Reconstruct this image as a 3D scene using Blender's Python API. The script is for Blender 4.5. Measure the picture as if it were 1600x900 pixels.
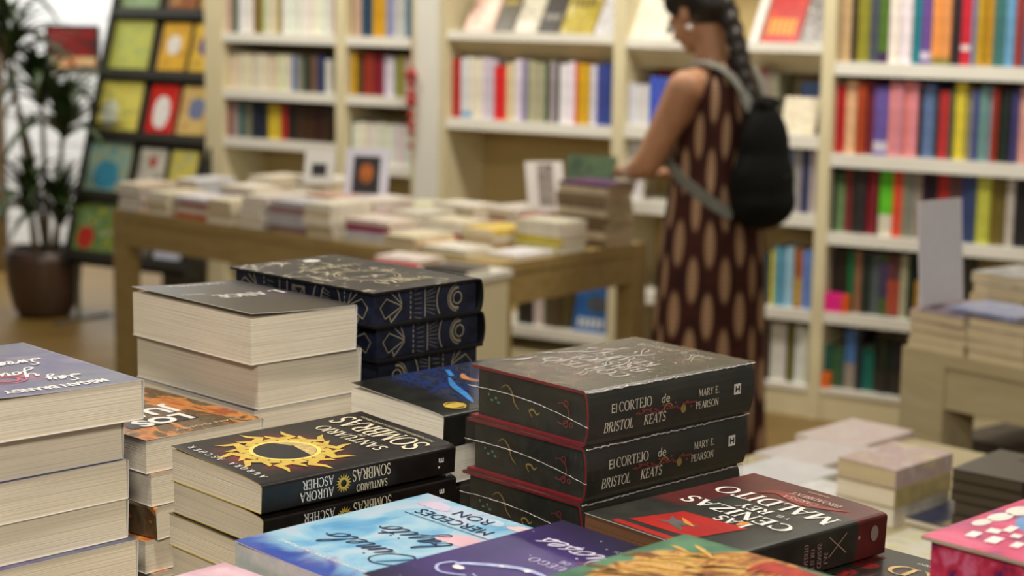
import bpy, bmesh, math, random
from mathutils import Vector, Matrix, noise
random.seed(7)
for o in list(bpy.data.objects): bpy.data.objects.remove(o)
SC = bpy.context.scene
COL = SC.collection
PI = math.pi
def rad(a): return math.radians(a)

# ------------------------------------------------------------------ camera
F_PX = 2780.0; PITCH = math.atan(450/F_PX); ROLL = .0167; CAM = Vector((0, 0, 1.6))
fw = Vector((0, math.cos(PITCH), -math.sin(PITCH))); r0 = Vector((1, 0, 0)); u0 = r0.cross(fw)
cr = math.cos(ROLL)*r0 + math.sin(ROLL)*u0; cu = math.cos(ROLL)*u0 - math.sin(ROLL)*r0
cam = bpy.data.cameras.new('camera'); camo = bpy.data.objects.new('camera', cam); COL.objects.link(camo)
camo.matrix_world = Matrix(((cr.x, cu.x, -fw.x, CAM.x), (cr.y, cu.y, -fw.y, CAM.y), (cr.z, cu.z, -fw.z, CAM.z), (0, 0, 0, 1)))
cam.sensor_width = 36; cam.lens = 36*F_PX/1600; cam.clip_start = .05; cam.clip_end = 60
cam.dof.use_dof = True; cam.dof.focus_distance = 1.72; cam.dof.aperture_fstop = 5.6
SC.camera = camo
# ------------------------------------------------------------------ light
SC.view_settings.view_transform = 'Standard'; SC.view_settings.look = 'None'
SC.view_settings.exposure = 0.0; SC.view_settings.gamma = 1.0; SC.view_settings.use_curve_mapping = False
wd = bpy.data.worlds.new('world'); SC.world = wd; wd.use_nodes = True
wd.node_tree.nodes['Background'].inputs[0].default_value = (1.0, .93, .82, 1)
wd.node_tree.nodes['Background'].inputs[1].default_value = .135
def area(name, loc, size, power, col=(1, .93, .81), target=None, sy=None):
    l = bpy.data.lights.new(name, 'AREA'); l.energy = power; l.color = col; l.shape = 'RECTANGLE'
    l.size = size; l.size_y = sy or size
    o = bpy.data.objects.new(name, l); COL.objects.link(o); o.location = loc
    if target: o.rotation_euler = (Vector(target)-Vector(loc)).to_track_quat('-Z', 'Y').to_euler()
    return o
area('unseen_lamp', (.05, -1.3, 2.75), .4, 52, target=(0, 1.6, 1.0))  # unseen lamp added behind the camera for frontal light
area('unseen_lamp', (-.25, 1.35, 3.0), .22, 34)
area('unseen_lamp', (.9, 3.2, 3.0), .5, 13)
area('unseen_lamp', (-1.2, 4.2, 3.0), .5, 22)
area('unseen_lamp', (.15, 6.3, 2.9), .4, 30, target=(.45, 6.95, .6))
area('unseen_lamp', (-1.45, 7.35, 2.9), .4, 32, target=(-1.2, 7.9, .6))
area('unseen_lamp', (1.35, 5.6, 2.9), .4, 30, target=(1.6, 6.2, .6))
area('unseen_lamp', (-3.0, 9.4, 3.0), 1.4, 120, (1, .98, .95), target=(-2.9, 11.3, 1.2))  # unseen lamp added to wash the white wall bright

# ------------------------------------------------------------------ layout helpers
def ray(x, y): return fw + (x-800)/F_PX*cr - (y-450)/F_PX*cu
def at(x, y, z):
    d = ray(x, y); return CAM + d*((z-CAM.z)/d.z)
def at_y(x, y, Y):
    d = ray(x, y); return CAM + d*(Y/d.y)
K = math.sqrt(.5)
def G(v, u, z=0.0):                     # shop-table grid, turned 45 degrees: v to the right and back, u to the left and back
    return Vector((K*(v-u), K*(v+u), z))
WA = rad(31); WO = Vector((1.034, 6.893, 0))
WD = Vector((math.cos(WA), -math.sin(WA), 0)); WN = Vector((-math.sin(WA), -math.cos(WA), 0))
def W(s, n, z): return WO + WD*s + WN*n + Vector((0, 0, z))      # bookcase wall: s along, n out into the room
def wall_s(x, y, n=0.0):
    d = ray(x, y); t = ((WO+WN*n-CAM).dot(WN))/d.dot(WN); p = CAM+d*t
    return (p-WO).dot(WD), p.z

# ------------------------------------------------------------------ mesh helpers
class MB:
    def __init__(s): s.v = []; s.f = []; s.m = []; s.uv = None
    def add(s, vs, fs, m=0):
        b = len(s.v); s.v += [tuple(p) for p in vs]; s.f += [[b+i for i in f] for f in fs]; s.m += [m]*len(fs)
    def box(s, x0, x1, y0, y1, z0, z1, m=0):
        vs = [(x, y, z) for x in (x0, x1) for y in (y0, y1) for z in (z0, z1)]
        s.add(vs, [(0,1,3,2),(4,6,7,5),(0,4,5,1),(2,3,7,6),(0,2,6,4),(1,5,7,3)], m)
    def poly(s, pts, m=0): s.add(pts, [list(range(len(pts)))], m)
    def loft(s, rings, m=0, close=True, cap=True):
        n = len(rings[0]); b = len(s.v)
        for r in rings: s.v += [tuple(p) for p in r]
        for i in range(len(rings)-1):
            for j in range(n if close else n-1):
                k = (j+1) % n
                s.f.append([b+i*n+j, b+i*n+k, b+(i+1)*n+k, b+(i+1)*n+j]); s.m.append(m)
        if cap and close:
            s.f.append([b+j for j in range(n)][::-1]); s.m.append(m)
            s.f.append([b+(len(rings)-1)*n+j for j in range(n)]); s.m.append(m)
    def tube(s, pts, rs, n=8, m=0):
        pts = [Vector(p) for p in pts]
        if not hasattr(rs, '__len__'): rs = [rs]*len(pts)
        rings = []
        for i, p in enumerate(pts):
            t = (pts[min(i+1, len(pts)-1)]-pts[max(i-1, 0)]).normalized()
            a = t.cross(Vector((0, 0, 1)) if abs(t.z) < .9 else Vector((1, 0, 0))).normalized(); b = t.cross(a)
            rings.append([p+rs[i]*(math.cos(2*PI*k/n)*a+math.sin(2*PI*k/n)*b) for k in range(n)])
        s.loft(rings, m)
    def lathe(s, prof, n=24, m=0, c=(0, 0)):
        s.loft([[(c[0]+r*math.cos(2*PI*k/n), c[1]+r*math.sin(2*PI*k/n), z) for k in range(n)] for r, z in prof], m)
    def mesh(s, name, mats, smooth=False):
        me = bpy.data.meshes.new(name); me.from_pydata(s.v, [], s.f)
        for mt in mats: me.materials.append(mt)
        for p, i in zip(me.polygons, s.m): p.material_index = i; p.use_smooth = smooth
        me.update(); return me
    def build(s, name, mats, parent=None, smooth=False):
        return link(name, s.mesh(name, mats if isinstance(mats, (list, tuple)) else [mats], smooth), parent)
def link(name, data, parent=None):
    o = bpy.data.objects.new(name, data); COL.objects.link(o)
    if parent: o.parent = parent
    return o
def tag(o, label=None, cat=None, group=None, kind=None):
    if label: o['label'] = label
    if cat: o['category'] = cat
    if group: o['group'] = group
    if kind: o['kind'] = kind
    return o
def root(name, loc, rz, label, cat, group=None):
    o = link(name, None); o.location = loc; o.rotation_euler = (0, 0, rz); o.empty_display_size = .05
    return tag(o, label, cat, group)
ORD = ['topmost', 'second', 'third', 'fourth', 'fifth', 'sixth', 'seventh', 'eighth', 'ninth', 'tenth', 'eleventh', 'twelfth', 'thirteenth', 'fourteenth', 'fifteenth', 'sixteenth', 'seventeenth', 'eighteenth', 'nineteenth', 'twentieth', 'twenty-first', 'twenty-second', 'twenty-third', 'twenty-fourth', 'twenty-fifth', 'twenty-sixth', 'twenty-seventh', 'twenty-eighth', 'twenty-ninth', 'thirtieth']

# ------------------------------------------------------------------ materials
def lin(c):
    c = c/255.0; return c/12.92 if c <= .04045 else ((c+.055)/1.055)**2.4
def rgb(*c): return (lin(c[0]), lin(c[1]), lin(c[2]), 1)
class NT:
    def __init__(s, name):
        s.mat = bpy.data.materials.new(name); s.mat.use_nodes = True; s.t = s.mat.node_tree
        s.b = s.t.nodes['Principled BSDF']
    def n(s, typ, **kw):
        nd = s.t.nodes.new('ShaderNode'+typ)
        for k, v in kw.items(): setattr(nd, k, v)
        return nd
    def l(s, a, b): s.t.links.new(a, b)
    def obj(s): return s.n('TexCoord').outputs['Object']
    def mapping(s, src, scale=(1, 1, 1), loc=(0, 0, 0), rot=(0, 0, 0)):
        m = s.n('Mapping'); m.inputs['Scale'].default_value = scale; m.inputs['Location'].default_value = loc
        m.inputs['Rotation'].default_value = rot; s.l(src, m.inputs[0]); return m.outputs[0]
    def noise(s, src, scale, detail=3, rough=.5, dist=0):
        q = s.n('TexNoise'); q.inputs['Scale'].default_value = scale; q.inputs['Detail'].default_value = detail
        q.inputs['Roughness'].default_value = rough; q.inputs['Distortion'].default_value = dist
        s.l(src, q.inputs['Vector']); return q.outputs['Fac']
    def ramp(s, src, stops, interp='LINEAR'):
        r = s.n('ValToRGB'); r.color_ramp.interpolation = interp; e = r.color_ramp.elements
        while len(e) < len(stops): e.new(.5)
        for q, (p, c) in zip(e, stops): q.position = p; q.color = c
        s.l(src, r.inputs[0]); return r.outputs[0]
    def mix(s, fac, a, b):
        m = s.n('Mix', data_type='RGBA')
        for sock, val in ((m.inputs[0], fac), (m.inputs[6], a), (m.inputs[7], b)):
            if isinstance(val, (tuple, list, float, int)): sock.default_value = val
            else: s.l(val, sock)
        return m.outputs[2]
    def math(s, op, a, b=None, clamp=False):
        m = s.n('Math', operation=op, use_clamp=clamp)
        for sock, val in zip(m.inputs, (a, b)):
            if val is None: continue
            if isinstance(val, (float, int)): sock.default_value = val
            else: s.l(val, sock)
        return m.outputs[0]
    def sep(s, src):
        q = s.n('SeparateXYZ'); s.l(src, q.inputs[0]); return q.outputs
    def smooth(s, x, a, b):                     # 0 below a, 1 above b
        m = s.n('MapRange', interpolation_type='SMOOTHSTEP'); m.inputs[1].default_value = a; m.inputs[2].default_value = b
        s.l(x, m.inputs[0]); return m.outputs[0]
    def bump(s, h, strength=.3, dist=.002):
        q = s.n('Bump'); q.inputs['Strength'].default_value = strength; q.inputs['Distance'].default_value = dist
        s.l(h, q.inputs['Height']); s.l(q.outputs[0], s.b.inputs['Normal'])
    def fin(s, col, rough=.5, spec=.5, metal=0, coat=0):
        if isinstance(col, tuple): s.b.inputs['Base Color'].default_value = col
        else: s.l(col, s.b.inputs['Base Color'])
        s.b.inputs['Roughness'].default_value = rough; s.b.inputs['Specular IOR Level'].default_value = spec
        s.b.inputs['Metallic'].default_value = metal; s.b.inputs['Coat Weight'].default_value = coat
        return s.mat
_pm = {}
def pmat(name, c, rough=.5, var=.1, scale=30, spec=.5, metal=0):
    key = (name, c, rough)
    if key in _pm: return _pm[key]
    t = NT(name); a = rgb(*c)
    d = tuple(x*(1-var) for x in a[:3])+(1,); e = tuple(min(1, x*(1+var)) for x in a[:3])+(1,)
    m = t.fin(t.ramp(t.noise(t.obj(), scale), [(.3, d), (.7, e)]), rough, spec, metal)
    _pm[key] = m; return m
def wood_mat(name, c1, c2, rough=.45, axis=0, scale=3):
    t = NT(name); sc = [scale*6]*3; sc[axis] = scale
    nz = t.noise(t.mapping(t.obj(), tuple(sc)), 2.5, 5, .6, .6)
    return t.fin(t.ramp(nz, [(.3, rgb(*c1)), (.7, rgb(*c2))]), rough, .4)

M = {}
def pages(name, c, vertical=False):
    t = NT(name); ax = (6, 6, 900)
    n1 = t.noise(t.mapping(t.obj(), ax), 1, 2); n2 = t.noise(t.obj(), 14, 3)
    a = rgb(*c); d = tuple(x*.80 for x in a[:3])+(1,); col = t.ramp(n1, [(.3, d), (.55, a)])
    col = t.mix(t.math('MULTIPLY', t.smooth(n2, .45, .8), .25), col, tuple(x*.78 for x in a[:3])+(1,))
    t.bump(n1, .35, .0008)
    return t.fin(col, .85, .2)
M['pages'] = pages('paper_edges', (240, 229, 208))
M['pages2'] = pages('paper_edges_pale', (242, 236, 222))
M['pages3'] = pages('paper_edges_tan', (214, 196, 160))
M['white'] = pmat('white_paper', (228, 226, 222), .6, .04)
M['cream'] = pmat('cream_laminate', (218, 207, 170), .45, .04, 6)
M['creamshelf'] = pmat('white_shelf_laminate', (232, 229, 218), .35, .03, 6)
M['column'] = pmat('white_column_paint', (220, 218, 208), .5, .03, 6)
M['backpanel'] = pmat('beige_back_panel', (186, 164, 112), .6, .06, 5)
M['black'] = pmat('black_card', (24, 23, 24), .4, .2)
M['ink'] = pmat('white_ink', (236, 232, 226), .5, .05)
M['gold'] = pmat('gold_foil', (222, 190, 84), .35, .15, 60, .6, .2)
M['palegold'] = pmat('pale_gold_line', (206, 194, 158), .45, .12, 60)
M['navyink'] = pmat('navy_ink', (24, 34, 74), .5, .1)

# ------------------------------------------------------------------ setting
def fmat():
    t = NT('oak_floor'); o = t.obj()
    br = t.n('TexBrick'); br.inputs['Scale'].default_value = 1.0; br.inputs['Brick Width'].default_value = 1.4; br.inputs['Row Height'].default_value = .14
    br.inputs['Mortar Size'].default_value = .003; br.inputs['Color1'].default_value = rgb(142, 114, 58); br.inputs['Color2'].default_value = rgb(126, 98, 48); br.inputs['Mortar'].default_value = rgb(80, 62, 34)
    t.l(t.mapping(o, (1, 1, 1), rot=(0, 0, rad(-31))), br.inputs['Vector'])
    nz = t.noise(t.mapping(o, (2, 22, 1), rot=(0, 0, rad(-31))), 1.2, 5, .6)
    col = t.mix(t.math('MULTIPLY', nz, .5), br.outputs['Color'], rgb(108, 84, 42))
    return t.fin(col, .38, .5)
b = MB(); b.box(-7, 6, -2.5, 12.5, -.05, 0); tag(b.build('floor', fmat()), kind='structure')
b = MB()
for p in ((W(-2.95, -.34, 0), W(2.6, -.34, 0)),):
    a0, a1 = p; q = -WN*.1
    vs = [a0, a1, a1+WN*-.1, a0+WN*-.1]; b.loft([[v+Vector((0, 0, z)) for v in vs] for z in (0, 2.9)])
tag(b.build('wall_back', pmat('beige_wall_paint', (196, 182, 148), .8, .04, 4)), kind='structure')

# white boarded wall far left, each board its own piece
wl = MB(); wl.box(-6.5, -.6, 11.32, 11.42, 0, 2.9); wlo = tag(wl.build('wall_left', pmat('white_wall_paint', (226, 228, 228), .6, .03, 4)), kind='structure')
bd = MB(); bd.box(-2.6, 2.6, -.012, .0, .006, .154); bdm = bd.mesh('board', [pmat('white_board_paint', (236, 238, 238), .5, .03, 3)])
for i in range(18):
    o = link('board', bdm, wlo); o.location = (-3.6, 11.32, i*.16)
b = MB(); b.box(-.05, .05, -.05, .05, 0, 2.9)
o = tag(b.build('trim_1', wood_mat('dark_oak_post', (92, 70, 30), (116, 90, 42), axis=2)), kind='structure'); o.location = at_y(-6, 300, 10.2).xy.to_3d()

# ------------------------------------------------------------------ bookcases
def wbox(mb, s0, s1, n0, n1, z0, z1, m=0):
    vs = [W(s, n, z) for s in (s0, s1) for n in (n0, n1) for z in (z0, z1)]
    mb.add(vs, [(0,1,3,2),(4,6,7,5),(0,4,5,1),(2,3,7,6),(0,2,6,4),(1,5,7,3)], m)
def wpart(name, mat, parent, *a):
    mb = MB(); wbox(mb, *a); return mb.build(name, mat, parent)
def bookcase(label, s0, s1, posts, bays, top=2.3, dep=.31, plinth=.115):
    r = link('bookcase', None); tag(r, label, 'bookcase', 'cream bookcases along the wall')
    for a, c in posts: wpart('upright', M['cream'], r, a, c, -dep, 0, 0, top)
    wpart('back_panel', M['backpanel'], r, s0, s1, -dep-.02, -dep, 0, top)
    wpart('plinth', M['cream'], r, s0, s1, -dep, -.01, 0, plinth)
    for a, c, zs in bays:
        for z, th in zs: wpart('shelf', M['creamshelf'], r, a, c, -dep, -.004, z-th, z)
    return r
bookcase('narrow cream bookcase with paperback shelves beside the picture book rack', -2.905, -1.70, [(-2.905, -2.80), (-2.145, -2.09), (-1.735, -1.70)],
         [(-2.80, -2.145, [(1.43, .042), (1.17, .042), (.945, .042), (.70, .042), (.45, .042), (.2, .042), (1.72, .042), (2.02, .04)]),
          (-2.09, -1.735, [(1.43, .042), (1.17, .042), (.865, .042), (.6, .042), (.3, .042), (1.72, .042), (2.02, .04)])])
bookcase('cream bookcase with slanted display shelves behind the woman', -1.555, .20, [(-1.585, -1.555), (-.745, -.69), (.15, .20)],
         [(-1.555, -.745, [(1.467, .036), (1.095, .045), (.225, .045), (1.95, .04)]),
          (-.69, .15, [(1.455, .036), (1.105, .05), (.80, .05), (.425, .045), (.125, .02), (1.95, .04)])])
bookcase('cream bookcase packed with colourful books right of the woman', .20, 1.75, [(1.72, 1.75)],
         [(.20, 1.72, [(1.39, .05), (1.043, .05), (.738, .045), (.43, .045), (.127, .02), (1.76, .05)])])
b = MB(); wbox(b, -1.695, -1.585, -.33, .03, 0, 2.6); tag(b.build('column', M['column']), 'tall white column between the two cream bookcases', 'column')
# slanted boards under the display shelves
for s0, s1, z, lab in ((-1.555, -.745, 1.43, 'sloping cream board under the display shelf left of the woman'), (-.69, .15, 1.418, 'sloping cream board under the display shelf behind the woman')):
    b = MB(); b.loft([[W(s, -.02, z), W(s, -.035, z), W(s, -.16, z-.085), W(s, -.145, z-.085)] for s in (s0+.002, s1-.002)])
    tag(b.build('display_board', M['cream']), lab, 'shelf board')

# ------------------------------------------------------------------ shelf books
def cmat(c): return pmat('cover_%d_%d_%d' % c, c, .42, .16, 45)
CN = [((200,30,30),'red'),((130,25,30),'dark red'),((225,90,40),'orange'),((205,150,40),'mustard'),((215,200,60),'yellow'),((130,130,50),'olive'),((40,110,60),'green'),((80,200,60),'bright green'),((30,120,120),'teal'),((70,110,190),'blue'),((40,50,110),'navy'),((130,170,210),'pale blue'),((110,80,170),'purple'),((230,150,160),'pink'),((235,230,220),'white'),((210,200,170),'cream'),((150,150,150),'grey'),((90,90,95),'dark grey'),((25,25,28),'black'),((120,85,60),'brown'),((215,170,120),'tan'),((200,190,215),'lavender'),((235,40,140),'magenta'),((160,70,35),'rust')]
def cname(c): return min(CN, key=lambda q: sum((a-b)**2 for a, b in zip(q[0], c)))[1]
def upright_book(T, Hh, D, c, parent=None, band=None):
    # local: x thickness, y depth (front = 0 facing -y), z height
    mb = MB(); t = .0025
    mb.box(t, T-t, .004, D-.003, .003, Hh-.004, 1)
    mb.box(0, t, .003, D, 0, Hh, 0); mb.box(T-t, T, .003, D, 0, Hh, 0)
    r = min(T*.25, .006)
    prof = [(0, .003), (0, r*.6), (r, 0), (T-r, 0), (T, r*.6), (T, .003)]
    segs = [(0, Hh, 0)] if not band else [(0, band[0]*Hh, 0), (band[0]*Hh, band[1]*Hh, 2), (band[1]*Hh, Hh, 0)]
    for z0, z1, m in segs: mb.loft([[(x, y, z0) for x, y in prof], [(x, y, z1) for x, y in prof]], m)
    mats = [cmat(c), M['pages3']]+([cmat(band[2])] if band else [])
    return mb.mesh('book', mats)
WROT = math.atan2(WD.y, WD.x)
def fill_row(y, z, items, where, group, n=-.035, hmin=.20, depth=.15, maxw=.04):
    """items: (pixel x where the run starts, x where it ends, colour, count, height)"""
    k = 0
    for it in items:
        x0, x1, c, cnt, h = it[:5]; band = it[5] if len(it) > 5 else None
        s0 = wall_s(x0, y, n)[0]; s1 = wall_s(x1, y, n)[0]
        for i in range(cnt):
            a = s0+(s1-s0)*i/cnt; wdt = (s1-s0)/cnt-.0008
            cc = tuple(max(8, min(250, q+random.randint(-9, 9))) for q in c)
            hh = h*random.uniform(.97, 1.02)
            me = upright_book(wdt, hh, min(depth, .26)+random.uniform(-.01, .02), cc, band=band)
            o = link('shelf_book', me); o.location = W(a, n+random.uniform(-.012, .004), z); o.rotation_euler = (0, 0, WROT)
            k += 1
            tag(o, '%s upright book, %s from the left on %s' % (cname(c), ORD[k-1].replace('topmost', 'first'), where), 'book', group)
Wt = (232, 228, 218); Cr = (222, 212, 186); Gy = (150, 148, 142); Bk = (28, 27, 30); Nv = (38, 48, 92)
fill_row(25, 1.43, [(352,365,(176,150,140),2,.2),(365,371,(28,84,62),1,.21),(371,395,Wt,4,.2),(395,404,(112,78,30),1,.21),(404,412,(138,130,58),1,.21),(412,432,(214,206,184),3,.2),(432,440,(150,126,30),1,.21),(440,519,Wt,11,.2)], 'top visible shelf beside the rack', 'books in the narrow bookcase')
fill_row(105, 1.17, [(357,455,Cr,14,.165),(455,462,(82,112,160),1,.165),(462,474,(150,146,140),2,.165),(474,484,(48,46,36),1,.17),(484,496,(112,92,70),1,.17),(496,508,(42,56,88),1,.17),(508,518,(218,214,204),1,.15)], 'second shelf beside the rack', 'books in the narrow bookcase')
fill_row(180, .945, [(355,361,(126,52,40),1,.165),(361,373,(158,150,140),2,.165),(373,379,(44,92,110),1,.165),(379,393,(126,122,96),2,.165),(393,416,(34,38,62),3,.165),(417,437,(208,188,52),2,.16),(437,448,(160,48,34),1,.165),(448,459,Bk,1,.165),(459,517,(62,34,24),4,.165)], 'third shelf beside the rack', 'books in the narrow bookcase')
fill_row(25, 1.43, [(540,548,(176,80,66),1,.21),(548,564,(198,170,150),2,.2),(564,580,(38,70,96),2,.21),(580,602,(208,156,30),3,.2),(602,616,(136,136,170),1,.21),(616,632,(206,204,200),2,.2),(632,644,(72,104,142),1,.21)], 'top visible shelf beside the white column', 'books in the narrow bookcase')
fill_row(110, 1.17, [(540,557,(196,146,32),2,.19),(557,565,(56,60,40),1,.18),(566,583,(152,54,26),2,.19),(583,598,(130,26,36),1,.19),(598,615,(212,208,214),2,.175),(615,631,(140,132,58),2,.18),(631,644,(198,190,188),1,.18)], 'second shelf beside the white column', 'books in the narrow bookcase')
fill_row(215, .865, [(542,550,(112,112,108),1,.19),(550,642,Wt,9,.185)], 'third shelf beside the white column', 'books in the narrow bookcase')
fill_row(140, 1.095, [(705,719,(196,28,28),1,.25),(719,738,(216,220,216),2,.26,(.02,.1,(90,150,200))),(738,752,(226,222,212),2,.26),(752,772,(206,204,212),2,.26),(772,791,(206,44,34),1,.225),(791,802,(222,208,168),1,.24),(802,814,(224,222,224),2,.255),(814,822,(150,142,170),1,.255),(822,850,(176,172,146),3,.25),(850,857,(62,74,52),1,.255),(857,868,(176,162,170),2,.25),(868,874,(64,60,58),1,.25),(874,897,(232,228,230),2,.25),(897,902,(204,84,80),1,.25),(902,920,(206,160,24),2,.255),(920,930,(206,208,224),1,.25),(930,953,(62,78,146),3,.25)], 'the shelf left of the woman', 'books in the display bookcase')
fill_row(160, 1.105, [(978,1012,(228,226,228),5,.165),(1012,1050,(74,88,190),2,.2)], 'the shelf by the woman\'s elbow', 'books in the display bookcase')
fill_row(160, 1.105, [(1180,1190,(170,60,50),1,.25),(1190,1214,(142,132,120),2,.24)], 'the shelf right of the braid', 'books in the display bookcase', n=-.06)
fill_row(290, .80, [(1215,1232,(86,110,150),2,.25),(1232,1238,(120,140,160),1,.25),(1238,1250,(156,158,150),2,.25),(1250,1263,(52,54,96),1,.26),(1263,1270,(196,192,196),1,.25)], 'the shelf right of the backpack', 'books in the display bookcase')
fill_row(430, .425, [(1186,1202,(66,80,90),2,.21),(1202,1210,(206,190,60),1,.22),(1210,1226,(98,160,186),2,.235),(1226,1239,(150,190,206),1,.235),(1240,1252,(170,92,34),1,.235,(.05,.5,(190,150,60))),(1252,1270,(104,142,196),2,.235)], 'the low shelf right of the dress', 'books in the display bookcase')
fill_row(550, .125, [(1180,1201,(70,60,50),2,.22),(1202,1226,(222,214,216),2,.225),(1228,1238,(108,104,44),1,.235),(1240,1262,(222,214,216),2,.225)], 'the bottom shelf right of the dress', 'books in the display bookcase')
fill_row(480, .225, [(806,831,(30,36,34),2,.16),(832,848,(198,190,180),1,.2),(850,886,(86,72,44),3,.19)], 'the low shelf seen beneath the table', 'books in the display bookcase')
E1 = 'top visible shelf of right bookcase'; E2 = 'second shelf of right bookcase'; E3 = 'third shelf of right bookcase'; E4 = 'fourth shelf of right bookcase'; E5 = 'bottom shelf of right bookcase'; EG = 'books in the right bookcase'
fill_row(60, 1.39, [(1311,1329,(206,166,118),1,.28),(1329,1337,(50,40,34),1,.28),(1337,1357,(150,138,36),1,.29),(1357,1373,(70,80,90),1,.28),(1373,1388,(84,110,44),1,.28,(.0,.14,(66,40,84))),(1388,1424,(232,230,222),2,.29),(1424,1437,(28,124,138),1,.28),(1437,1454,(102,70,152),1,.29,(.06,.16,(206,196,220))),(1454,1485,(226,150,84),2,.29,(.0,.09,(132,122,50))),(1485,1501,(50,46,52),2,.28),(1501,1517,(196,44,54),1,.28,(.2,.27,(226,210,210))),(1517,1525,(110,124,160),1,.28),(1526,1551,(186,144,30),2,.28),(1551,1571,(70,110,108),2,.28),(1571,1586,(112,156,190),1,.28),(1586,1599,(156,66,56),1,.28),(1600,1640,(60,116,150),3,.28)], E1, EG, depth=.2)
fill_row(190, 1.043, [(1303,1319,(186,30,32),1,.265),(1319,1338,(222,184,140),1,.275),(1338,1353,(170,72,24),1,.28),(1353,1364,(112,34,52),1,.275),(1365,1388,(98,84,160),1,.265,(.06,.2,(204,198,214))),(1388,1433,(222,140,148),4,.28),(1433,1440,(30,24,26),1,.27),(1440,1459,(92,108,160),1,.275),(1459,1467,(40,44,58),1,.26),(1467,1483,(186,42,54),1,.26),(1483,1490,(60,84,70),1,.26),(1490,1508,(216,190,56),1,.285),(1508,1518,(150,150,110),1,.27),(1518,1530,(82,92,140),1,.27),(1530,1549,(124,160,160),2,.275),(1549,1560,(140,36,36),1,.275),(1560,1580,(40,44,40),2,.265),(1580,1591,(70,72,120),1,.265),(1591,1640,(206,160,150),4,.275)], E2, EG, depth=.2)
fill_row(320, .738, [(1287,1303,(40,46,46),1,.255),(1303,1318,(98,146,84),1,.22,(.85,.99,(60,90,50))),(1318,1330,(128,48,46),1,.255),(1330,1352,(48,48,40),2,.255),(1352,1370,(134,36,42),2,.265),(1372,1394,(100,196,44),1,.275,(.0,.3,(216,210,190))),(1394,1408,(224,84,48),1,.275),(1408,1426,(142,140,126),2,.265),(1426,1440,(160,128,126),1,.265),(1440,1463,(50,28,34),2,.265),(1463,1482,(172,44,40),1,.265),(1482,1500,(96,60,60),2,.255),(1500,1525,(56,66,112),2,.265),(1526,1548,(196,186,66),1,.265),(1548,1572,(110,100,44),2,.255),(1572,1585,(190,180,170),1,.255),(1585,1640,(40,36,36),4,.255)], E3, EG, depth=.2)
fill_row(430, .43, [(1298,1322,(40,34,28),2,.235),(1324,1333,(24,104,66),1,.235),(1334,1345,(146,112,86),1,.24),(1345,1360,(44,44,42),1,.24),(1360,1374,(86,90,90),1,.235),(1374,1388,(80,96,60),1,.235,(.3,.9,(70,60,90))),(1388,1406,(112,62,62),2,.24,(.05,.6,(186,84,60))),(1406,1418,(160,160,146),1,.24),(1418,1428,(32,40,34),1,.235),(1428,1442,(186,136,56),1,.15),(1442,1500,(60,56,56),4,.24)], E4, EG, depth=.2)  # first dark pair is added where there is only a dark gap
fill_row(560, .127, [(1283,1298,(34,92,86),1,.17),(1298,1318,(54,98,64),2,.165),(1319,1337,(74,112,166),1,.235,(.0,.45,(150,140,130))),(1337,1345,(40,48,50),1,.22),(1345,1364,(30,112,96),2,.17),(1364,1420,(34,36,34),5,.225,(.05,.4,(50,46,40)))], E5, EG, depth=.2)
# small boxes that stand in front of the low shelf
def small_box(name, x, y, n, w, h, d, c, label):
    s, z = wall_s(x, y, n); b = MB(); b.box(0, w, -d, 0, 0, h-.004); b.box(.002, w-.002, -d+.002, -.002, h-.004, h, 0)
    o = b.build(name, cmat(c)); return o, s
o, s = small_box('gift_box', 1287, 485, -.02, .078, .07, .05, (232, 42, 140), ''); o.location = W(s, -.06, .43); o.rotation_euler.z = WROT; tag(o, 'small magenta box on the fourth shelf, right bookcase', 'box')
o, s = small_box('gift_box', 1314, 485, -.02, .03, .068, .05, (230, 90, 40), ''); o.location = W(s, -.06, .43); o.rotation_euler.z = WROT; tag(o, 'small orange box next to the magenta box', 'box')
o, s = small_box('gift_box', 1284, 600, -.02, .032, .06, .05, (232, 112, 40), ''); o.location = W(s, -.06, .127); o.rotation_euler.z = WROT; tag(o, 'tiny orange box on the bottom shelf, right bookcase', 'box')

# ------------------------------------------------------------------ books shown face out
def art_mat(cs, scale=14, rough=.35, dist=.8):
    key = ('art', tuple(cs), scale)
    if key in _pm: return _pm[key]
    t = NT('printed_cover_art'); n1 = t.noise(t.obj(), scale, 4, .6, dist)
    k = len(cs); stops = [(.28+.44*i/max(1, k-1), rgb(*c)) for i, c in enumerate(cs)]
    _pm[key] = t.fin(t.ramp(n1, stops), rough, .5); return _pm[key]
def face_book(name, w, h, t, cs, loc, rz, lean, label, group, emblem=None, title=None, cat='book', scale=14):
    r = root(name, loc, rz, label, cat, group)
    r.rotation_euler = (-lean, 0, rz)
    b = MB(); b.box(-w/2+.002, w/2-.003, .002, t-.002, .003, h-.003); b.build('page_block', M['pages3'], r)
    b = MB(); b.box(-w/2, w/2, 0, .002, 0, h); b.box(-w/2, w/2, t-.002, t, 0, h); b.box(-w/2, -w/2+.002, 0, t, 0, h); b.build('cover', art_mat(cs, scale), r)
    if emblem:
        c, ex, ez, ew, eh = emblem; b = MB()
        pts = [(ex*w+ew*w*math.cos(a)*abs(math.cos(a))**-.3 if abs(math.cos(a)) > .05 else ex*w, ez*h+eh*h*math.sin(a)) for a in [2*PI*i/16 for i in range(16)]]
        b.loft([[(x, -.0008, z) for x, z in pts], [(x, .001, z) for x, z in pts]]); b.build('cover_picture', cmat(c), r)
    if title:
        c, z0, z1 = title; b = MB(); n = 5
        for i in range(n):
            x = -w*.38+w*.76*i/n; b.box(x, x+w*.76/n*.7, -.0008, .001, h*z0, h*z1)
        b.build('cover_title', cmat(c), r)
    return r
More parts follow.
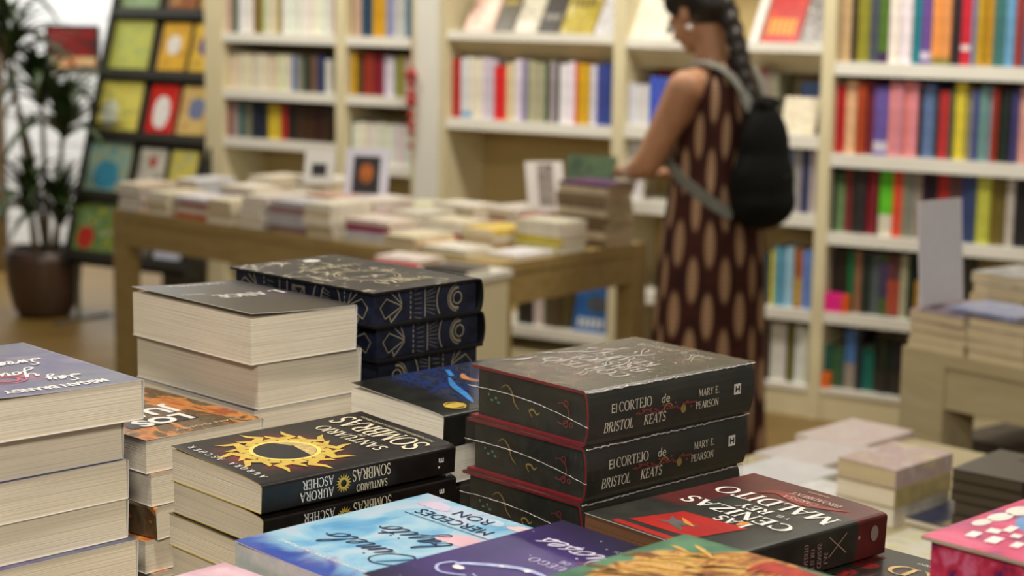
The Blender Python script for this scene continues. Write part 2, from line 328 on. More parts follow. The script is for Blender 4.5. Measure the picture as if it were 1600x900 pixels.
# display shelves: covers lean back on the ledge
LG = 'books leaning on the display shelves'
def shelf_face(x0, x1, y, zs, c, label, h=.22, lean=34, **kw):
    s0 = wall_s(x0, y, -.03)[0]; s1 = wall_s(x1, y, -.03)[0]
    return face_book('book', s1-s0-.006, h, .016, c, W((s0+s1)/2, -.035, zs), WROT, rad(lean), label, LG, **kw)
shelf_face(722, 768, 44, 1.467, [(206,60,60),(226,196,176),(120,40,40)], 'coral and white cover on the display shelf beside the column', emblem=((222,206,190), .2, .5, .22, .3))
shelf_face(768, 800, 44, 1.467, [(40,34,20),(60,50,20),(112,96,20)], 'black cover with yellow lettering on the display shelf', title=((176,150,30), .62, .72))
shelf_face(800, 838, 46, 1.467, [(128,122,96),(206,200,180),(90,80,60)], 'grey and cream cover on the display shelf', title=((228,224,214), .04, .25))
shelf_face(838, 872, 48, 1.467, [(30,28,26),(60,54,50),(24,24,30)], 'dark cover with grey print on the display shelf', title=((150,146,136), .3, .42))
shelf_face(872, 926, 50, 1.467, [(206,190,96),(160,140,30),(222,212,150)], 'yellow cover on the display shelf left of the upright', title=((110,96,30), .6, .8))
shelf_face(926, 960, 52, 1.467, [(30,28,30),(226,224,226),(40,40,42)], 'black and white patterned cover beside the bookcase upright', scale=60)
shelf_face(980, 1052, 52, 1.455, [(222,218,200),(232,228,214),(206,200,180)], 'ivory cover on the display shelf in front of the woman\'s face', emblem=((70,66,56), .36, .22, .08, .12))
shelf_face(1168, 1184, 56, 1.455, [(228,226,222),(206,204,200),(236,234,230)], 'white booklet on the display shelf behind the hair')
shelf_face(1186, 1246, 60, 1.455, [(196,36,26),(170,24,20),(206,60,30)], 'red cover with gold lettering on the display shelf', title=((206,150,40), .16, .5))
shelf_face(1246, 1288, 62, 1.455, [(226,222,220),(70,60,60),(236,234,230)], 'white and black speckled cover beside the right bookcase', scale=60)
o = shelf_face(1216, 1272, 195, 1.105, [(206,196,166),(226,218,196),(170,140,90)], 'floral cream cover tilted on the shelf right of the backpack', h=.15, lean=20, scale=50)
o.rotation_euler.y = rad(0)
o = shelf_face(1228, 1278, 190, 1.105, [(60,84,140),(82,110,170),(40,48,70)], 'blue cover behind the floral one', h=.2, lean=12); o.location = o.location-WN*.09
o.location.z = 1.105
o = shelf_face(990, 1034, 190, 1.105, [(170,28,30),(190,34,36),(140,20,24)], 'red cover standing behind the white paperbacks', h=.255, lean=4); o.location = o.location-WN*.185
o = shelf_face(892, 950, 520, .225, [(28,70,130),(40,96,160),(22,54,104)], 'blue cover standing on the low shelf under the table', h=.2, lean=14, title=((196,198,196), .1, .3), emblem=((70,76,84), .1, .6, .3, .18))
shelf_face(975, 1004, 285, .80, [(206,204,206),(222,220,222),(186,184,186)], 'white booklet on the shelf beside the woman\'s hand', h=.24, lean=6)

# ------------------------------------------------------------------ picture book rack on the far left
RS0 = wall_s(150, 190, .30)[0]; RS1 = wall_s(320, 190, .0)[0]+.02
RK = root('picture_book_rack', W(RS1, .22, 0), WROT, 'dark leaning rack of picture books beside the white wall', 'book rack')
RL = rad(17)
def rk(s, up, out=0.0):                # point on the leaning face: s along, up the slope, out of the face
    return W(RS1+s, .22-up*math.sin(RL)+out*math.cos(RL), up*math.cos(RL)+out*math.sin(RL))
def rkl(s, up, out=0.0): return RK.matrix_basis.inverted() @ rk(s, up, out)
RK.matrix_basis = Matrix.Translation(RK.location) @ Matrix.Rotation(WROT, 4, 'Z')
b = MB(); b.loft([[rkl(s, .30, 0), rkl(s, 1.85, 0), rkl(s, 1.85, -.03), rkl(s, .30, -.03)] for s in (-.78, .0)]); b.build('back_board', pmat('dark_rack_board', (44, 42, 34), .5), RK)
LEV = [.05, .335, .635, .94, 1.25, 1.56]
for i, up in enumerate(LEV[1:]):
    b = MB(); b.loft([[rkl(s, up-.015, .0), rkl(s, up-.015, .045), rkl(s, up+.03, .045), rkl(s, up+.03, .04), rkl(s, up, .04), rkl(s, up, 0)] for s in (-.78, 0)]); b.build('ledge', pmat('dark_rack_board', (44, 42, 34), .5), RK)
for s in (-.79, .0):
    b = MB(); b.loft([[rkl(s+d, .29, -.04), rkl(s+d, 1.87, -.04), rkl(s+d, 1.87, .05), rkl(s+d, .29, .05)] for d in (0, .02)]); b.build('side_panel', pmat('dark_rack_board', (44, 42, 34), .5), RK)
for s in (-.74, -.04):
    f_ = rkl(s, .30, -.01); b = MB(); b.tube([f_, (f_.x, f_.y, 0)], .012, 8); b.build('leg', pmat('rack_leg_steel', (90, 88, 80), .4), RK); b = MB(); b.box(f_.x-.015, f_.x+.015, f_.y-.16, f_.y+.2, 0, .012); b.build('foot', pmat('rack_leg_steel', (90, 88, 80), .4), RK)
PB = [ # level, s offset, width, height, colours, emblem, label
 (5, -.64, .25, .27, [(90,130,110),(150,170,120),(60,90,90)], None, 'sea green picture book on the top rack tier'),
 (5, -.36, .17, .27, [(196,120,40),(120,60,40),(216,180,90)], None, 'rust and yellow picture book on the top rack tier'),
 (5, -.16, .17, .27, [(150,60,50),(200,160,80),(90,60,60)], None, 'brick red picture book on the top rack tier'),
 (4, -.64, .25, .28, [(150,170,110),(196,196,90),(120,150,120)], None, 'pale green picture book on the upper rack tier'),
 (4, -.36, .17, .27, [(206,140,30),(226,180,60),(150,90,30)], ((226,220,210),0,.6,.25,.18), 'orange picture book on the upper rack tier, middle'),
 (4, -.16, .17, .27, [(206,150,40),(226,190,70),(120,70,40)], ((90,70,120),0,.6,.25,.18), 'amber picture book on the upper rack tier by the bookcase'),
 (3, -.64, .26, .28, [(206,190,50),(226,214,110),(120,140,70)], ((206,210,190),-.2,.4,.2,.25), 'yellow picture book on the second rack tier'),
 (3, -.36, .17, .27, [(190,30,26),(206,40,30),(160,24,24)], ((226,220,214),0,.5,.3,.3), 'red picture book with a pale figure on the second rack tier'),
 (3, -.16, .17, .27, [(200,160,60),(216,190,120),(170,60,40)], ((110,120,150),.1,.6,.3,.2), 'tan and red picture book on the second rack tier by the bookcase'),
 (2, -.64, .27, .28, [(40,120,150),(150,180,160),(170,140,60)], ((60,140,170),0,.4,.3,.25), 'teal picture book on the third rack tier'),
 (2, -.36, .16, .26, [(150,150,140),(206,200,186),(60,56,50)], ((170,60,50),.05,.75,.15,.1), 'grey picture book on the third rack tier, middle'),
 (2, -.16, .16, .26, [(120,150,150),(206,190,80),(150,160,100)], ((216,190,40),0,.3,.35,.25), 'blue and yellow picture book on the third rack tier'),
 (1, -.64, .27, .27, [(206,190,60),(60,120,70),(206,200,150)], ((190,50,36),-.2,.35,.2,.2), 'yellow and green picture book on the fourth rack tier'),
 (1, -.36, .16, .25, [(70,66,60),(110,104,96),(50,48,46)], ((140,70,60),.1,.3,.15,.1), 'charcoal picture book on the fourth rack tier'),
 (1, -.16, .16, .25, [(120,140,190),(206,206,216),(90,110,170)], ((190,60,70),0,.4,.3,.15), 'pale blue picture book on the fourth rack tier'),
]
for lv, s, w_, h_, cs, em, lab in PB:
    face_book('picture_book', w_, h_, .012, cs, rk(s, LEV[lv]+.002, .018), WROT, RL, lab, 'picture books in the rack', emblem=em, scale=22)

# picture on the white wall
c0 = at_y(70, 110, 11.25); c1 = at_y(152, 40, 11.25)
wp, hp = c1.x-c0.x, c1.z-c0.z
o = root('framed_picture', (c0.x, 11.307, c0.z), 0, 'dark red picture hanging on the white boarded wall', 'picture')
b = MB(); b.box(0, wp, -.03, 0, 0, hp); b.build('frame', pmat('dark_frame', (30, 22, 18), .4), o)
b = MB(); b.box(.02, wp-.02, -.034, -.029, .02, hp*.3); b.build('lower_image', art_mat([(150,120,80),(196,170,120),(170,60,30)], 9), o)
b = MB(); b.box(.02, wp-.02, -.034, -.029, hp*.3, hp-.02); b.build('upper_image', art_mat([(40,26,20),(120,20,20),(34,34,28)], 8), o)

# ------------------------------------------------------------------ lying books (middle and far distance)
def lying_mesh(w, l, t, c, pg, flip=False):
    b = MB(); e = .0015
    b.box(e, w-e*.5, e*.7, l-e*.7, e, t-e, 1)
    b.box(0, w, 0, l, 0, e, 0); b.box(0, w, 0, l, t-e, t, 0); b.box(0, e, 0, l, e, t-e, 0)
    return b.mesh('book', [cmat(c) if not isinstance(c, bpy.types.Material) else c, pg])
def far_stack(p, ang, n, w, l, t, cols, name, label, group, flip=0, jit=.008, pg=None, z0=0.0, top_mat=None):
    """pile of n lying books whose centre stands over p; ang = direction of the spine-to-fore-edge axis"""
    z = z0; out = []
    for i in range(n):
        tt = t*random.uniform(.9, 1.1); c = cols[i % len(cols)]
        if i == n-1 and top_mat: c = top_mat
        o = link(name, lying_mesh(w, l, tt, c, pg or random.choice([M['pages'], M['pages2'], M['pages3']])))
        a = ang+(PI if flip and i % 2 else 0)+random.uniform(-.04, .04)
        off = Matrix.Rotation(a, 3, 'Z') @ Vector((w/2, l/2, 0))
        o.location = (p[0]-off.x+random.uniform(-jit, jit), p[1]-off.y+random.uniform(-jit, jit), z); o.rotation_euler.z = a
        k = n-1-i
        if n == 1: tag(o, label, 'book', group)
        else: tag(o, '%s, %s' % (label, 'topmost' if k == 0 else ORD[k]+' from the top'), 'book', group)
        z += tt+.0005; out.append(o)
    return out, z

# ------------------------------------------------------------------ long table in the middle
TZ = .76
TA = rad(-40.9); TD = Vector((math.cos(TA), math.sin(TA), 0)); TE = Vector((-math.sin(TA), math.cos(TA), 0))   # TD: far left -> near corner
TN = Vector((-.048, 5.647, 0))
TL = 2.03; TWD = .80
tw = wood_mat('pale_oak_table', (150, 126, 76), (172, 148, 96), .5, 0, 2)
def table(label, o, rz, L, Wd, z, th, leg, apr, mat, names='display_table', inset=.0, kick=None):
    r = root(names, o, rz, label, 'table')
    b = MB(); b.box(-L, 0, 0, Wd, z-th, z); b.build('table_top', mat, r)
    for x in (-L+inset, -leg-inset):
        for y in (inset, Wd-leg-inset):
            b = MB(); b.box(x, x+leg, y, y+leg, 0, z-th); b.build('leg', mat, r)
    for y in (inset+.006, Wd-.03-inset):
        b = MB(); b.box(-L+leg+inset, -leg-inset, y, y+.024, z-th-apr, z-th); b.build('apron', mat, r)
    for x in (-L+.006+inset, -.03-inset):
        b = MB(); b.box(x, x+.024, leg+inset, Wd-leg-inset, z-th-apr, z-th); b.build('apron', mat, r)
    return r
table('long pale oak table covered in book piles beside the woman', TN, TA, TL, TWD, TZ, .035, .075, .105, tw)
def TP(a, d): return TN-TD*a+TE*d              # a: back along the long edge from the near corner, d: across
def tpix(x, y, z): # pixel to table (a, d)
    p = at(x, y, z)-TN; return -(p.x*TD.x+p.y*TD.y), p.x*TE.x+p.y*TE.y
PCOL = [(206,196,176),(150,120,100),(226,220,210),(120,60,50),(90,90,110),(200,170,90),(186,140,120),(70,70,80),(206,206,214),(170,60,50)]
GT = 'book piles on the long table'
A1 = TA+PI/2
specs = [ # (a, d, n, w, l, t, colours, label, rotated)
 (1.93, .10, 5, .14, .19, .021, [(206,190,170),(160,150,160)], 'cream paperback in the pile at the far left table corner', 0),
 (1.74, .09, 4, .13, .19, .022, [(206,196,170)], 'ivory paperback in the second front pile from the far left', 0),
 (1.56, .10, 4, .14, .21, .020, [(196,92,50),(220,212,196),(180,90,60),(210,206,214)], 'orange-backed book in the front pile left of centre', 1),
 (1.38, .09, 4, .13, .19, .024, [(212,202,178)], 'pale paperback in the fourth front pile from the far left', 0),
 (1.20, .10, 5, .13, .19, .024, [(206,196,186),(190,184,176)], 'thick pale paperback in the front pile right of the orange ones', 0),
 (1.02, .11, 5, .15, .21, .023, [(160,120,120),(186,184,190),(190,186,192)], 'grey-lilac backed book in the middle front pile', 1),
 (.84, .10, 5, .14, .20, .025, [(214,206,190)], 'off-white paperback in the pile left of the crimson book', 0),
 (.64, .11, 4, .15, .21, .020, [(206,200,190),(198,196,206),(150,20,80),(216,200,190)], 'book in the pile with a crimson spine', 1),
 (.44, .10, 3, .14, .20, .016, [(216,206,176),(226,190,150)], 'pale book in the low front pile near the table corner', 0),
 (.26, .10, 2, .14, .20, .012, [(206,196,160),(222,218,206)], 'thin pale book by the near table corner', 1),
 (.10, .22, 1, .14, .20, .012, [(222,220,224)], 'single white book lying at the near table corner', 0),
 (.11, .40, 4, .14, .20, .026, [(206,196,130),(206,190,70),(212,204,184),(206,200,180)], 'yellow and cream book in the pile on the short side', 1),
 (.29, .33, 3, .14, .20, .022, [(206,176,120),(216,206,190),(220,190,90)], 'orange-topped book behind the near corner', 0),
 (.47, .31, 4, .14, .20, .018, [(210,200,176),(196,80,40),(220,216,206)], 'book with an orange band in the second row', 1),
 (.66, .33, 4, .14, .20, .024, [(226,220,210),(200,196,180)], 'white-topped book in the second row centre', 0),
 (.86, .33, 5, .14, .20, .023, [(216,206,196),(230,210,210)], 'pinkish-white book in the second row behind the grey ones', 0),
 (1.08, .32, 5, .13, .20, .022, [(190,150,130),(216,206,190)], 'beige book in the second row left of centre', 1),
 (1.32, .32, 5, .14, .20, .020, [(210,200,180),(206,196,176)], 'tan-edged book in the second row, far left', 0),
 (1.60, .34, 5, .14, .20, .021, [(222,214,200),(206,206,214)], 'white book in the second row by the far corner', 1),
 (1.86, .34, 5, .14, .20, .022, [(200,200,206),(190,196,204)], 'pale blue-grey book at the back left corner', 0),
 (1.76, .62, 5, .14, .20, .022, [(216,206,186)], 'cream book in the back row, far left', 0),
 (1.48, .62, 6, .14, .20, .022, [(228,224,214)], 'white book in the back row left of the small sign', 1),
 (.92, .60, 4, .14, .20, .020, [(216,206,160),(200,200,170)], 'straw-coloured book in the back row', 0),
 (.70, .62, 4, .14, .20, .022, [(190,186,150),(220,214,200)], 'olive-grey book in the back row centre', 1),
 (.42, .60, 5, .15, .21, .020, [(196,60,50),(214,206,196),(170,50,50)], 'red-backed book in the back row', 0),
 (.30, .56, 4, .14, .20, .020, [(230,228,222)], 'bright white book in front of the photo sign', 1),
]
for a, d, n, w_, l_, t_, cs, lab, rot in specs:
    p = TP(a, d); far_stack(p, TA+(PI/2 if rot else PI), n, w_, l_, t_, cs, 'book', lab, GT, z0=TZ+.0005)
# tall pile with the purple book under the hand
p = at(950, 292, .98); a_, d_ = tpix(950, 292, .98)
PP = TP(.11, .64)
_, ztop = far_stack(PP, TA+PI/2, 8, .15, .22, .0255, [(120,100,76),(190,176,150),(110,90,70)], 'book', 'brown-edged book in the tall pile under the hand', GT, z0=TZ+.0005, pg=M['pages3'])
_, ztop = far_stack(PP, TA+PI/2, 1, .155, .225, .012, [(82,30,92)], 'book', 'purple book on the tall pile under the woman\'s hand', GT, z0=ztop)
PURPLE_Z = ztop; PURPLE_P = PP
# signs on the table
def sign(p, rz, w, h, lean, cs, label, inner=None, name='table_sign'):
    r = root(name, p, rz, label, 'sign'); r.rotation_euler = (-lean, 0, rz)
    b = MB(); b.box(-w/2, w/2, 0, .006, 0, h); b.build('card', pmat('white_card', cs, .5, .03), r)
    b = MB(); b.box(-.03, .03, .006, .05, 0, .006); b.loft([[(x, .006, h*.7), (x, .01, h*.7), (x, .06, 0), (x, .055, 0)] for x in (-.02, .02)]); b.build('strut', pmat('white_card', cs, .5, .03), r)
    if inner:
        x0, x1, z0, z1, m1, m2 = inner; b = MB(); b.box(x0*w, x1*w, -.0012, .001, z0*h, z1*h); pc = b.build('picture', m1, r)
        if m2:
            xm = (x0+x1)/2*w; b = MB(); pts = [(xm+.16*w*math.cos(k*PI/8), (z0+z1)/2*h+.03*h+.2*h*math.sin(k*PI/8)) for k in range(16)]
            b.loft([[(x, -.002, z) for x, z in pts], [(x, -.001, z) for x, z in pts]]); b.build('portrait', m2, pc)
    return r
zt = TZ+.105
pa = at_y(570, 274, 6.6); sign((pa.x, pa.y, TZ+.1), -.25, .17, .19, rad(14), (214, 212, 226), 'white framed card with an orange picture standing on the long table', (-.32, .3, .1, .84, pmat('dark_print', (46, 42, 46), .5), art_mat([(90,50,30),(190,110,50),(120,60,36)], 20)))
pa = at_y(497, 276, 6.9); sign((pa.x, pa.y, TZ+.12), -.2, .12, .13, rad(14), (216, 214, 212), 'small white card with a black emblem left of the framed card', (-.25, .25, .25, .62, pmat('dark_print', (40, 40, 42), .5), None))
pa = at_y(857, 282, 6.35); sign((pa.x, pa.y, TZ+.09), .25, .14, .19, rad(22), (206, 200, 196), 'pale card with a dark photograph behind the white books', (-.2, .22, .12, .95, art_mat([(60,52,48),(150,140,134),(90,80,76)], 30), None))
pa = at_y(920, 268, 6.9); face_book('book', .2, .16, .02, [(50,56,60),(90,110,80),(30,34,50)], (pa.x, pa.y, TZ+.0), -.4, rad(10), 'dark landscape book propped behind the tall pile', None).location.z = TZ+.09
far_stack((pa.x+.02, pa.y-.0, 0), -.4, 4, .2, .16, .0225, [(200,196,196),(60,64,110)], 'book', 'large book in the low pile under the landscape book', GT, z0=TZ+.0005)

# white display stand in front of the near table corner
ds = root('display_stand', at_y(722, 440, 5.25).xy.to_3d(), rad(-35), 'white display stand in front of the near table corner', 'stand')
zt_ = at_y(770, 436, 5.25).z
b = MB(); b.box(-.36, 0, 0, .02, .06, zt_-.02); b.build('front_panel', M['cream'], ds)
b = MB(); b.box(-.36, 0, .22, .24, .06, zt_-.02); b.build('rear_panel', M['cream'], ds)
for x in (-.36, -.02):
    b = MB(); b.box(x, x+.02, .02, .22, .0, zt_-.02); b.build('side_panel', M['cream'], ds)
b = MB(); b.box(-.37, .01, -.01, .25, zt_-.02, zt_); b.build('stand_top', M['creamshelf'], ds)
f = lambda x, y: ds.location+Matrix.Rotation(rad(-35), 3, 'Z') @ Vector((x, y, 0))
far_stack(f(-.28, .1), rad(55), 2, .12, .18, .014, [(206,30,30),(226,214,206)], 'book', 'red and white book on the white display stand', 'books on the display stand', z0=zt_+.0005)
far_stack(f(-.1, .1), rad(55), 1, .12, .17, .014, [(30,30,32)], 'book', 'black book on the white display stand', 'books on the display stand', z0=zt_+.0005)

# things seen below the long table
p = at(318, 500, 0); o = root('storage_crate', (p.x, p.y, 0), rad(-40), 'grey storage crate on the floor beneath the long table', 'crate')
b = MB(); b.box(-.17, .17, -.12, .12, 0, .012); b.build('crate_base', pmat('grey_plastic', (112, 108, 98), .6), o)
for q in ((-.17, .17, -.12, -.11), (-.17, .17, .11, .12), (-.17, -.16, -.11, .11), (.16, .17, -.11, .11)):
    b = MB(); b.box(*q, .012, .31); b.build('crate_wall', pmat('grey_plastic', (112, 108, 98), .6), o)

# ------------------------------------------------------------------ right-hand table
RTA = rad(-50); RTD = Vector((math.cos(RTA), math.sin(RTA), 0)); RTE = Vector((-math.sin(RTA), math.cos(RTA), 0))
RP0 = at(1410, 541, .80).xy.to_3d(); RTL = 1.5
rtw = wood_mat('beige_oak_table', (176, 160, 122), (190, 176, 140), .5, 0, 2)
table('beige table with book piles and a blank white sign on the right', RP0+RTD*RTL, RTA, RTL, .9, .80, .03, .125, .10, rtw)
def RP(x, d): return RP0+RTD*x+RTE*d
GR = 'book piles on the right table'
def pile(x, d, n, w_, l_, t_, cs, lab, rot=0, z=.8005, tm=None, pg=None): return far_stack(RP(x, d), RTA+(PI/2 if rot else 0), n, w_, l_, t_, cs, 'book', lab, GR, z0=z, top_mat=tm, pg=pg, jit=.004)
TMR = art_mat([(90,60,60),(170,150,160),(60,60,90)], 16)
pile(.088, .12, 4, .155, .22, .0235, [(206,194,160)], 'tan-edged paperback in the front left pile, right table', 0, tm=TMR, pg=M['pages3'])
pile(.252, .12, 4, .155, .22, .0235, [(206,194,160)], 'tan-edged paperback in the second front pile, right table', 0, tm=art_mat([(110,90,90),(60,50,60),(150,140,140)], 20), pg=M['pages3'])
pile(.416, .12, 4, .155, .22, .0235, [(200,190,160)], 'tan-edged paperback in the front pile at the frame edge', 0, pg=M['pages3'])
pile(.19, .12, 1, .15, .20, .007, [(206,206,220)], 'white and blue magazine lying across the front piles, right table', 1, z=.8985, tm=art_mat([(206,206,220),(150,160,200),(214,214,222)], 10))
pile(.090, .345, 6, .155, .20, .0275, [(206,194,160)], 'thick tan paperback in the tall pile, right table', 0, tm=art_mat([(60,60,60),(200,200,196),(40,40,40)], 12), pg=M['pages3'])
pile(.262, .345, 6, .155, .20, .0275, [(90,84,84),(60,56,56)], 'dark book in the tall pile at the frame edge', 0)
pa = RP(.028, .11); sign((pa.x, pa.y, .8965), RTA+PI/2, .165, .25, rad(5), (214, 210, 216), 'blank white sign card standing on the right table')
# dark boxes on the floor under the right table
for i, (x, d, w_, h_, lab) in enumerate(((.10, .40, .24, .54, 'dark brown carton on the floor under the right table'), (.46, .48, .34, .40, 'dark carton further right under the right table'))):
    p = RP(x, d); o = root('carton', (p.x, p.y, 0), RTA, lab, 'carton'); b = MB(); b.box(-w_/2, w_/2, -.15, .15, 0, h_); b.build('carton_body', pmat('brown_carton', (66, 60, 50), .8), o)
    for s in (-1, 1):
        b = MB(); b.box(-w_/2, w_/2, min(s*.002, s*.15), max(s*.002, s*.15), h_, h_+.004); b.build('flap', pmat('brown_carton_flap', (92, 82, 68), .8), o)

# ------------------------------------------------------------------ low table behind the front one
LZ = .72
r = root('display_table', (0, 0, 0), 0, 'low pale table with white books behind the front stacks', 'table')
def gbox(b, v0, v1, u0_, u1_, z0, z1, m=0):
    vs = [G(v, u, z) for v in (v0, v1) for u in (u0_, u1_) for z in (z0, z1)]
    b.add(vs, [(0,1,3,2),(4,6,7,5),(0,4,5,1),(2,3,7,6),(0,2,6,4),(1,5,7,3)], m)
b = MB(); gbox(b, 2.28, 3.12, 1.30, 2.08, LZ-.03, LZ); b.build('table_top', rtw, r)
for v in (2.30, 3.02):
    for u in (1.32, 1.96): b = MB(); gbox(b, v, v+.08, u, u+.08, 0, LZ-.03); b.build('leg', rtw, r)
for u in (1.33, 2.01): b = MB(); gbox(b, 2.38, 3.02, u, u+.02, LZ-.12, LZ-.03); b.build('apron', rtw, r)
GL = 'books on the low table'
def lowpile(px, py, n, w_, l_, t_, cs, lab, rot=0, tm=None, top=None, jit=.003, z=None):
    p = at(px, py, (top if top else LZ+n*t_)); return far_stack(p, rad(135)+(PI/2 if rot else 0)+random.uniform(-.05, .05), n, w_, l_, t_, cs, 'book', lab, GL, z0=LZ+.0005, top_mat=tm, jit=jit)
lowpile(1398, 714, 3, .12, .178, .033, [(214,206,190),(176,160,110),(150,130,110)], 'white paperback in the small pile on the low table', tm=art_mat([(212,204,198),(184,156,158),(214,204,160)], 22))
lowpile(1215, 738, 1, .15, .21, .012, [(222,222,226)], 'white magazine at the left edge of the low table', tm=art_mat([(226,226,228),(214,214,218),(200,204,202)], 8))
lowpile(1275, 704, 1, .15, .21, .012, [(216,214,214)], 'pale magazine behind the white magazine on the low table', tm=art_mat([(218,214,212),(206,196,196),(224,224,224)], 10))
lowpile(1335, 676, 1, .15, .21, .012, [(206,202,200)], 'pinkish-white magazine nearest the right table leg', tm=art_mat([(218,212,212),(206,186,182),(222,222,220)], 12))
lowpile(1262, 775, 1, .16, .23, .01, [(226,226,226)], 'blank white booklet nearest the red and black book')
lowpile(1425, 862, 1, .15, .22, .012, [(196,180,70)], 'yellow book lying in front of the white pile', tm=art_mat([(206,196,90),(226,222,206),(180,160,40)], 9))
lowpile(1530, 815, 1, .15, .22, .012, [(40,50,90)], 'navy and yellow book behind the pink book', tm=art_mat([(34,44,80),(60,64,90),(190,170,40)], 9), rot=1)
DPG = pages('shaded_paper_edges', (84, 74, 60))  # page tone darkened to paint in the shade on these piles
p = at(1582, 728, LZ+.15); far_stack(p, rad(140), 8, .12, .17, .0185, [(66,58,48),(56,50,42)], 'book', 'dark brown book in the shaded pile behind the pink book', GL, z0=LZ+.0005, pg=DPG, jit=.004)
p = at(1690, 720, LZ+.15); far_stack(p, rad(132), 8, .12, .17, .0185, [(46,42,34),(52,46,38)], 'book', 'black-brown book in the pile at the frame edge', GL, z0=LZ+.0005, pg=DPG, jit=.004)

# ------------------------------------------------------------------ potted plant
pc = at(70, 492, 0)
PT = root('potted_dracaena', (pc.x, pc.y, 0), 0, 'tall dracaena in a dark brown pot by the white wall', 'plant')
b = MB(); b.lathe([(.125, 0), (.155, .05), (.18, .16), (.19, .28), (.185, .335), (.17, .34), (.165, .31), (.0, .31)], 28); b.build('pot', pmat('brown_glazed_pot', (70, 50, 38), .35, .1), PT, True)
b = MB(); b.lathe([(.0, .312), (.163, .312), (.16, .318), (0, .322)], 20); b.build('soil', pmat('dark_soil', (44, 34, 26), .95, .4, 90), PT)
leafm = []
lm = NT('dracaena_leaf'); lm.fin(lm.ramp(lm.noise(lm.obj(), 12), [(.3, rgb(36, 52, 24)), (.7, rgb(72, 92, 44))]), .38, .5); lm = lm.mat
for L_, wd_, dr in ((.42, .066, .6), (.50, .072, .95), (.36, .06, .4), (.54, .074, 1.3)):
    b = MB(); rows = []
    for i in range(9):
        t = i/8; ang = 1.0-dr*1.6*t; 
        x = sum(L_/8*math.cos(1.0-dr*1.6*(j/8)) for j in range(i)); z = sum(L_/8*math.sin(1.0-dr*1.6*(j/8)) for j in range(i))
        w_ = wd_*(.45+1.2*t if t < .35 else .87*(1-((t-.35)/.65)**1.7))+.001
        rows.append([(x, -w_/2, z+.18*w_), (x, 0, z), (x, w_/2, z+.18*w_)])
    b.loft(rows, close=False); leafm.append(b.mesh('leaf', [lm], True))
stem_mat = pmat('dracaena_stem', (120, 106, 84), .8, .2, 40)
heads = [((.03, -.02), (.0, .02, 1.14), 44), ((-.05, .03), (-.13, -.03, 1.36), 44), ((.06, .03), (.12, .0, .98), 40), ((-.02, -.05), (-.05, -.05, .60), 36), ((.0, .05), (-.25, .05, 1.58), 22), ((.05, .0), (.10, -.02, .55), 30)]
for (sx, sy), (hx, hy, hz), n in heads:
    b = MB(); b.tube([(sx, sy, .30), (sx+(hx-sx)*.25, sy+(hy-sy)*.3, .3+(hz-.3)*.4), (sx+(hx-sx)*.7, hy, .3+(hz-.3)*.75), (hx, hy, hz+.03)], [.016, .014, .012, .010], 8); b.build('stem', stem_mat, PT, True)
    for i in range(n):
        o = link('leaf', leafm[i % 4], PT); f = i/n
        o.location = (hx, hy, hz-.10+.13*f); o.rotation_euler = (random.uniform(-.15, .15), -.55*f+.45*(1-f)+random.uniform(-.15, .15), i*2.4+random.uniform(-.2, .2))
        s = random.uniform(.8, 1.05)*(1-.3*f); o.scale = (s, s, s)
# red hanging ornament on the column side
p0 = W(-1.71, .02, 0)
HO = root('hanging_ornament', W(-1.705, .045, 1.0), WROT, 'string of small red ornaments hanging by the white column', 'ornament')
zz = [wall_s(656, y, .04)[1] for y in (108, 118, 132, 148, 160, 180, 196, 208, 228)]
b = MB(); b.tube([(0, 0, 1.45-1.0), (0, 0, zz[-1]-1.0)], .0015, 5); b.build('cord', pmat('red_cord', (150, 30, 30), .7), HO)
for i, z in enumerate(zz):
    b = MB(); s = (.012, .028, .02, .022, .026, .018, .02, .016, .014)[i]
    b.lathe([(.001, z-1-s), (s*.7, z-1-s*.6), (s, z-1), (s*.7, z-1+s*.6), (.001, z-1+s)], 10); b.build('bauble', pmat('red_bauble', (160, 28, 28), .35), HO, True)

# ------------------------------------------------------------------ woman at the table
WP = Vector((.665, 5.93, 0)); HD = math.atan2(.66, -.75)     # heading
def capsule(bm, a, b, ra, rb, n=12):
    a = Vector(a); b = Vector(b); d = (b-a); L_ = d.length; q = d.to_track_quat('Z', 'Y').to_matrix()
    prof = [(ra*math.sin(t), -ra*math.cos(t)) for t in [PI/2*i/4 for i in range(5)]]+[(rb*math.cos(t), L_+rb*math.sin(t)) for t in [PI/2*i/4 for i in range(5)]]
    prof[0] = (1e-4, prof[0][1]); prof[-1] = (1e-4, prof[-1][1])
    rings = [[bm.verts.new(a+q @ Vector((r*math.cos(2*PI*k/n), r*math.sin(2*PI*k/n), z))) for k in range(n)] for r, z in prof]
    for i in range(len(rings)-1):
        for k in range(n): bm.faces.new((rings[i][k], rings[i][(k+1) % n], rings[i+1][(k+1) % n], rings[i+1][k]))
    bm.faces.new(rings[0][::-1]); bm.faces.new(rings[-1])
def ellip(bm, c, r, rot=(0, 0, 0), n=16):
    from mathutils import Euler
    m = Matrix.Translation(Vector(c)) @ Euler(rot).to_matrix().to_4x4() @ Matrix.Diagonal((r[0], r[1], r[2], 1))
    bmesh.ops.create_uvsphere(bm, u_segments=n, v_segments=n*2//3, radius=1, matrix=m)
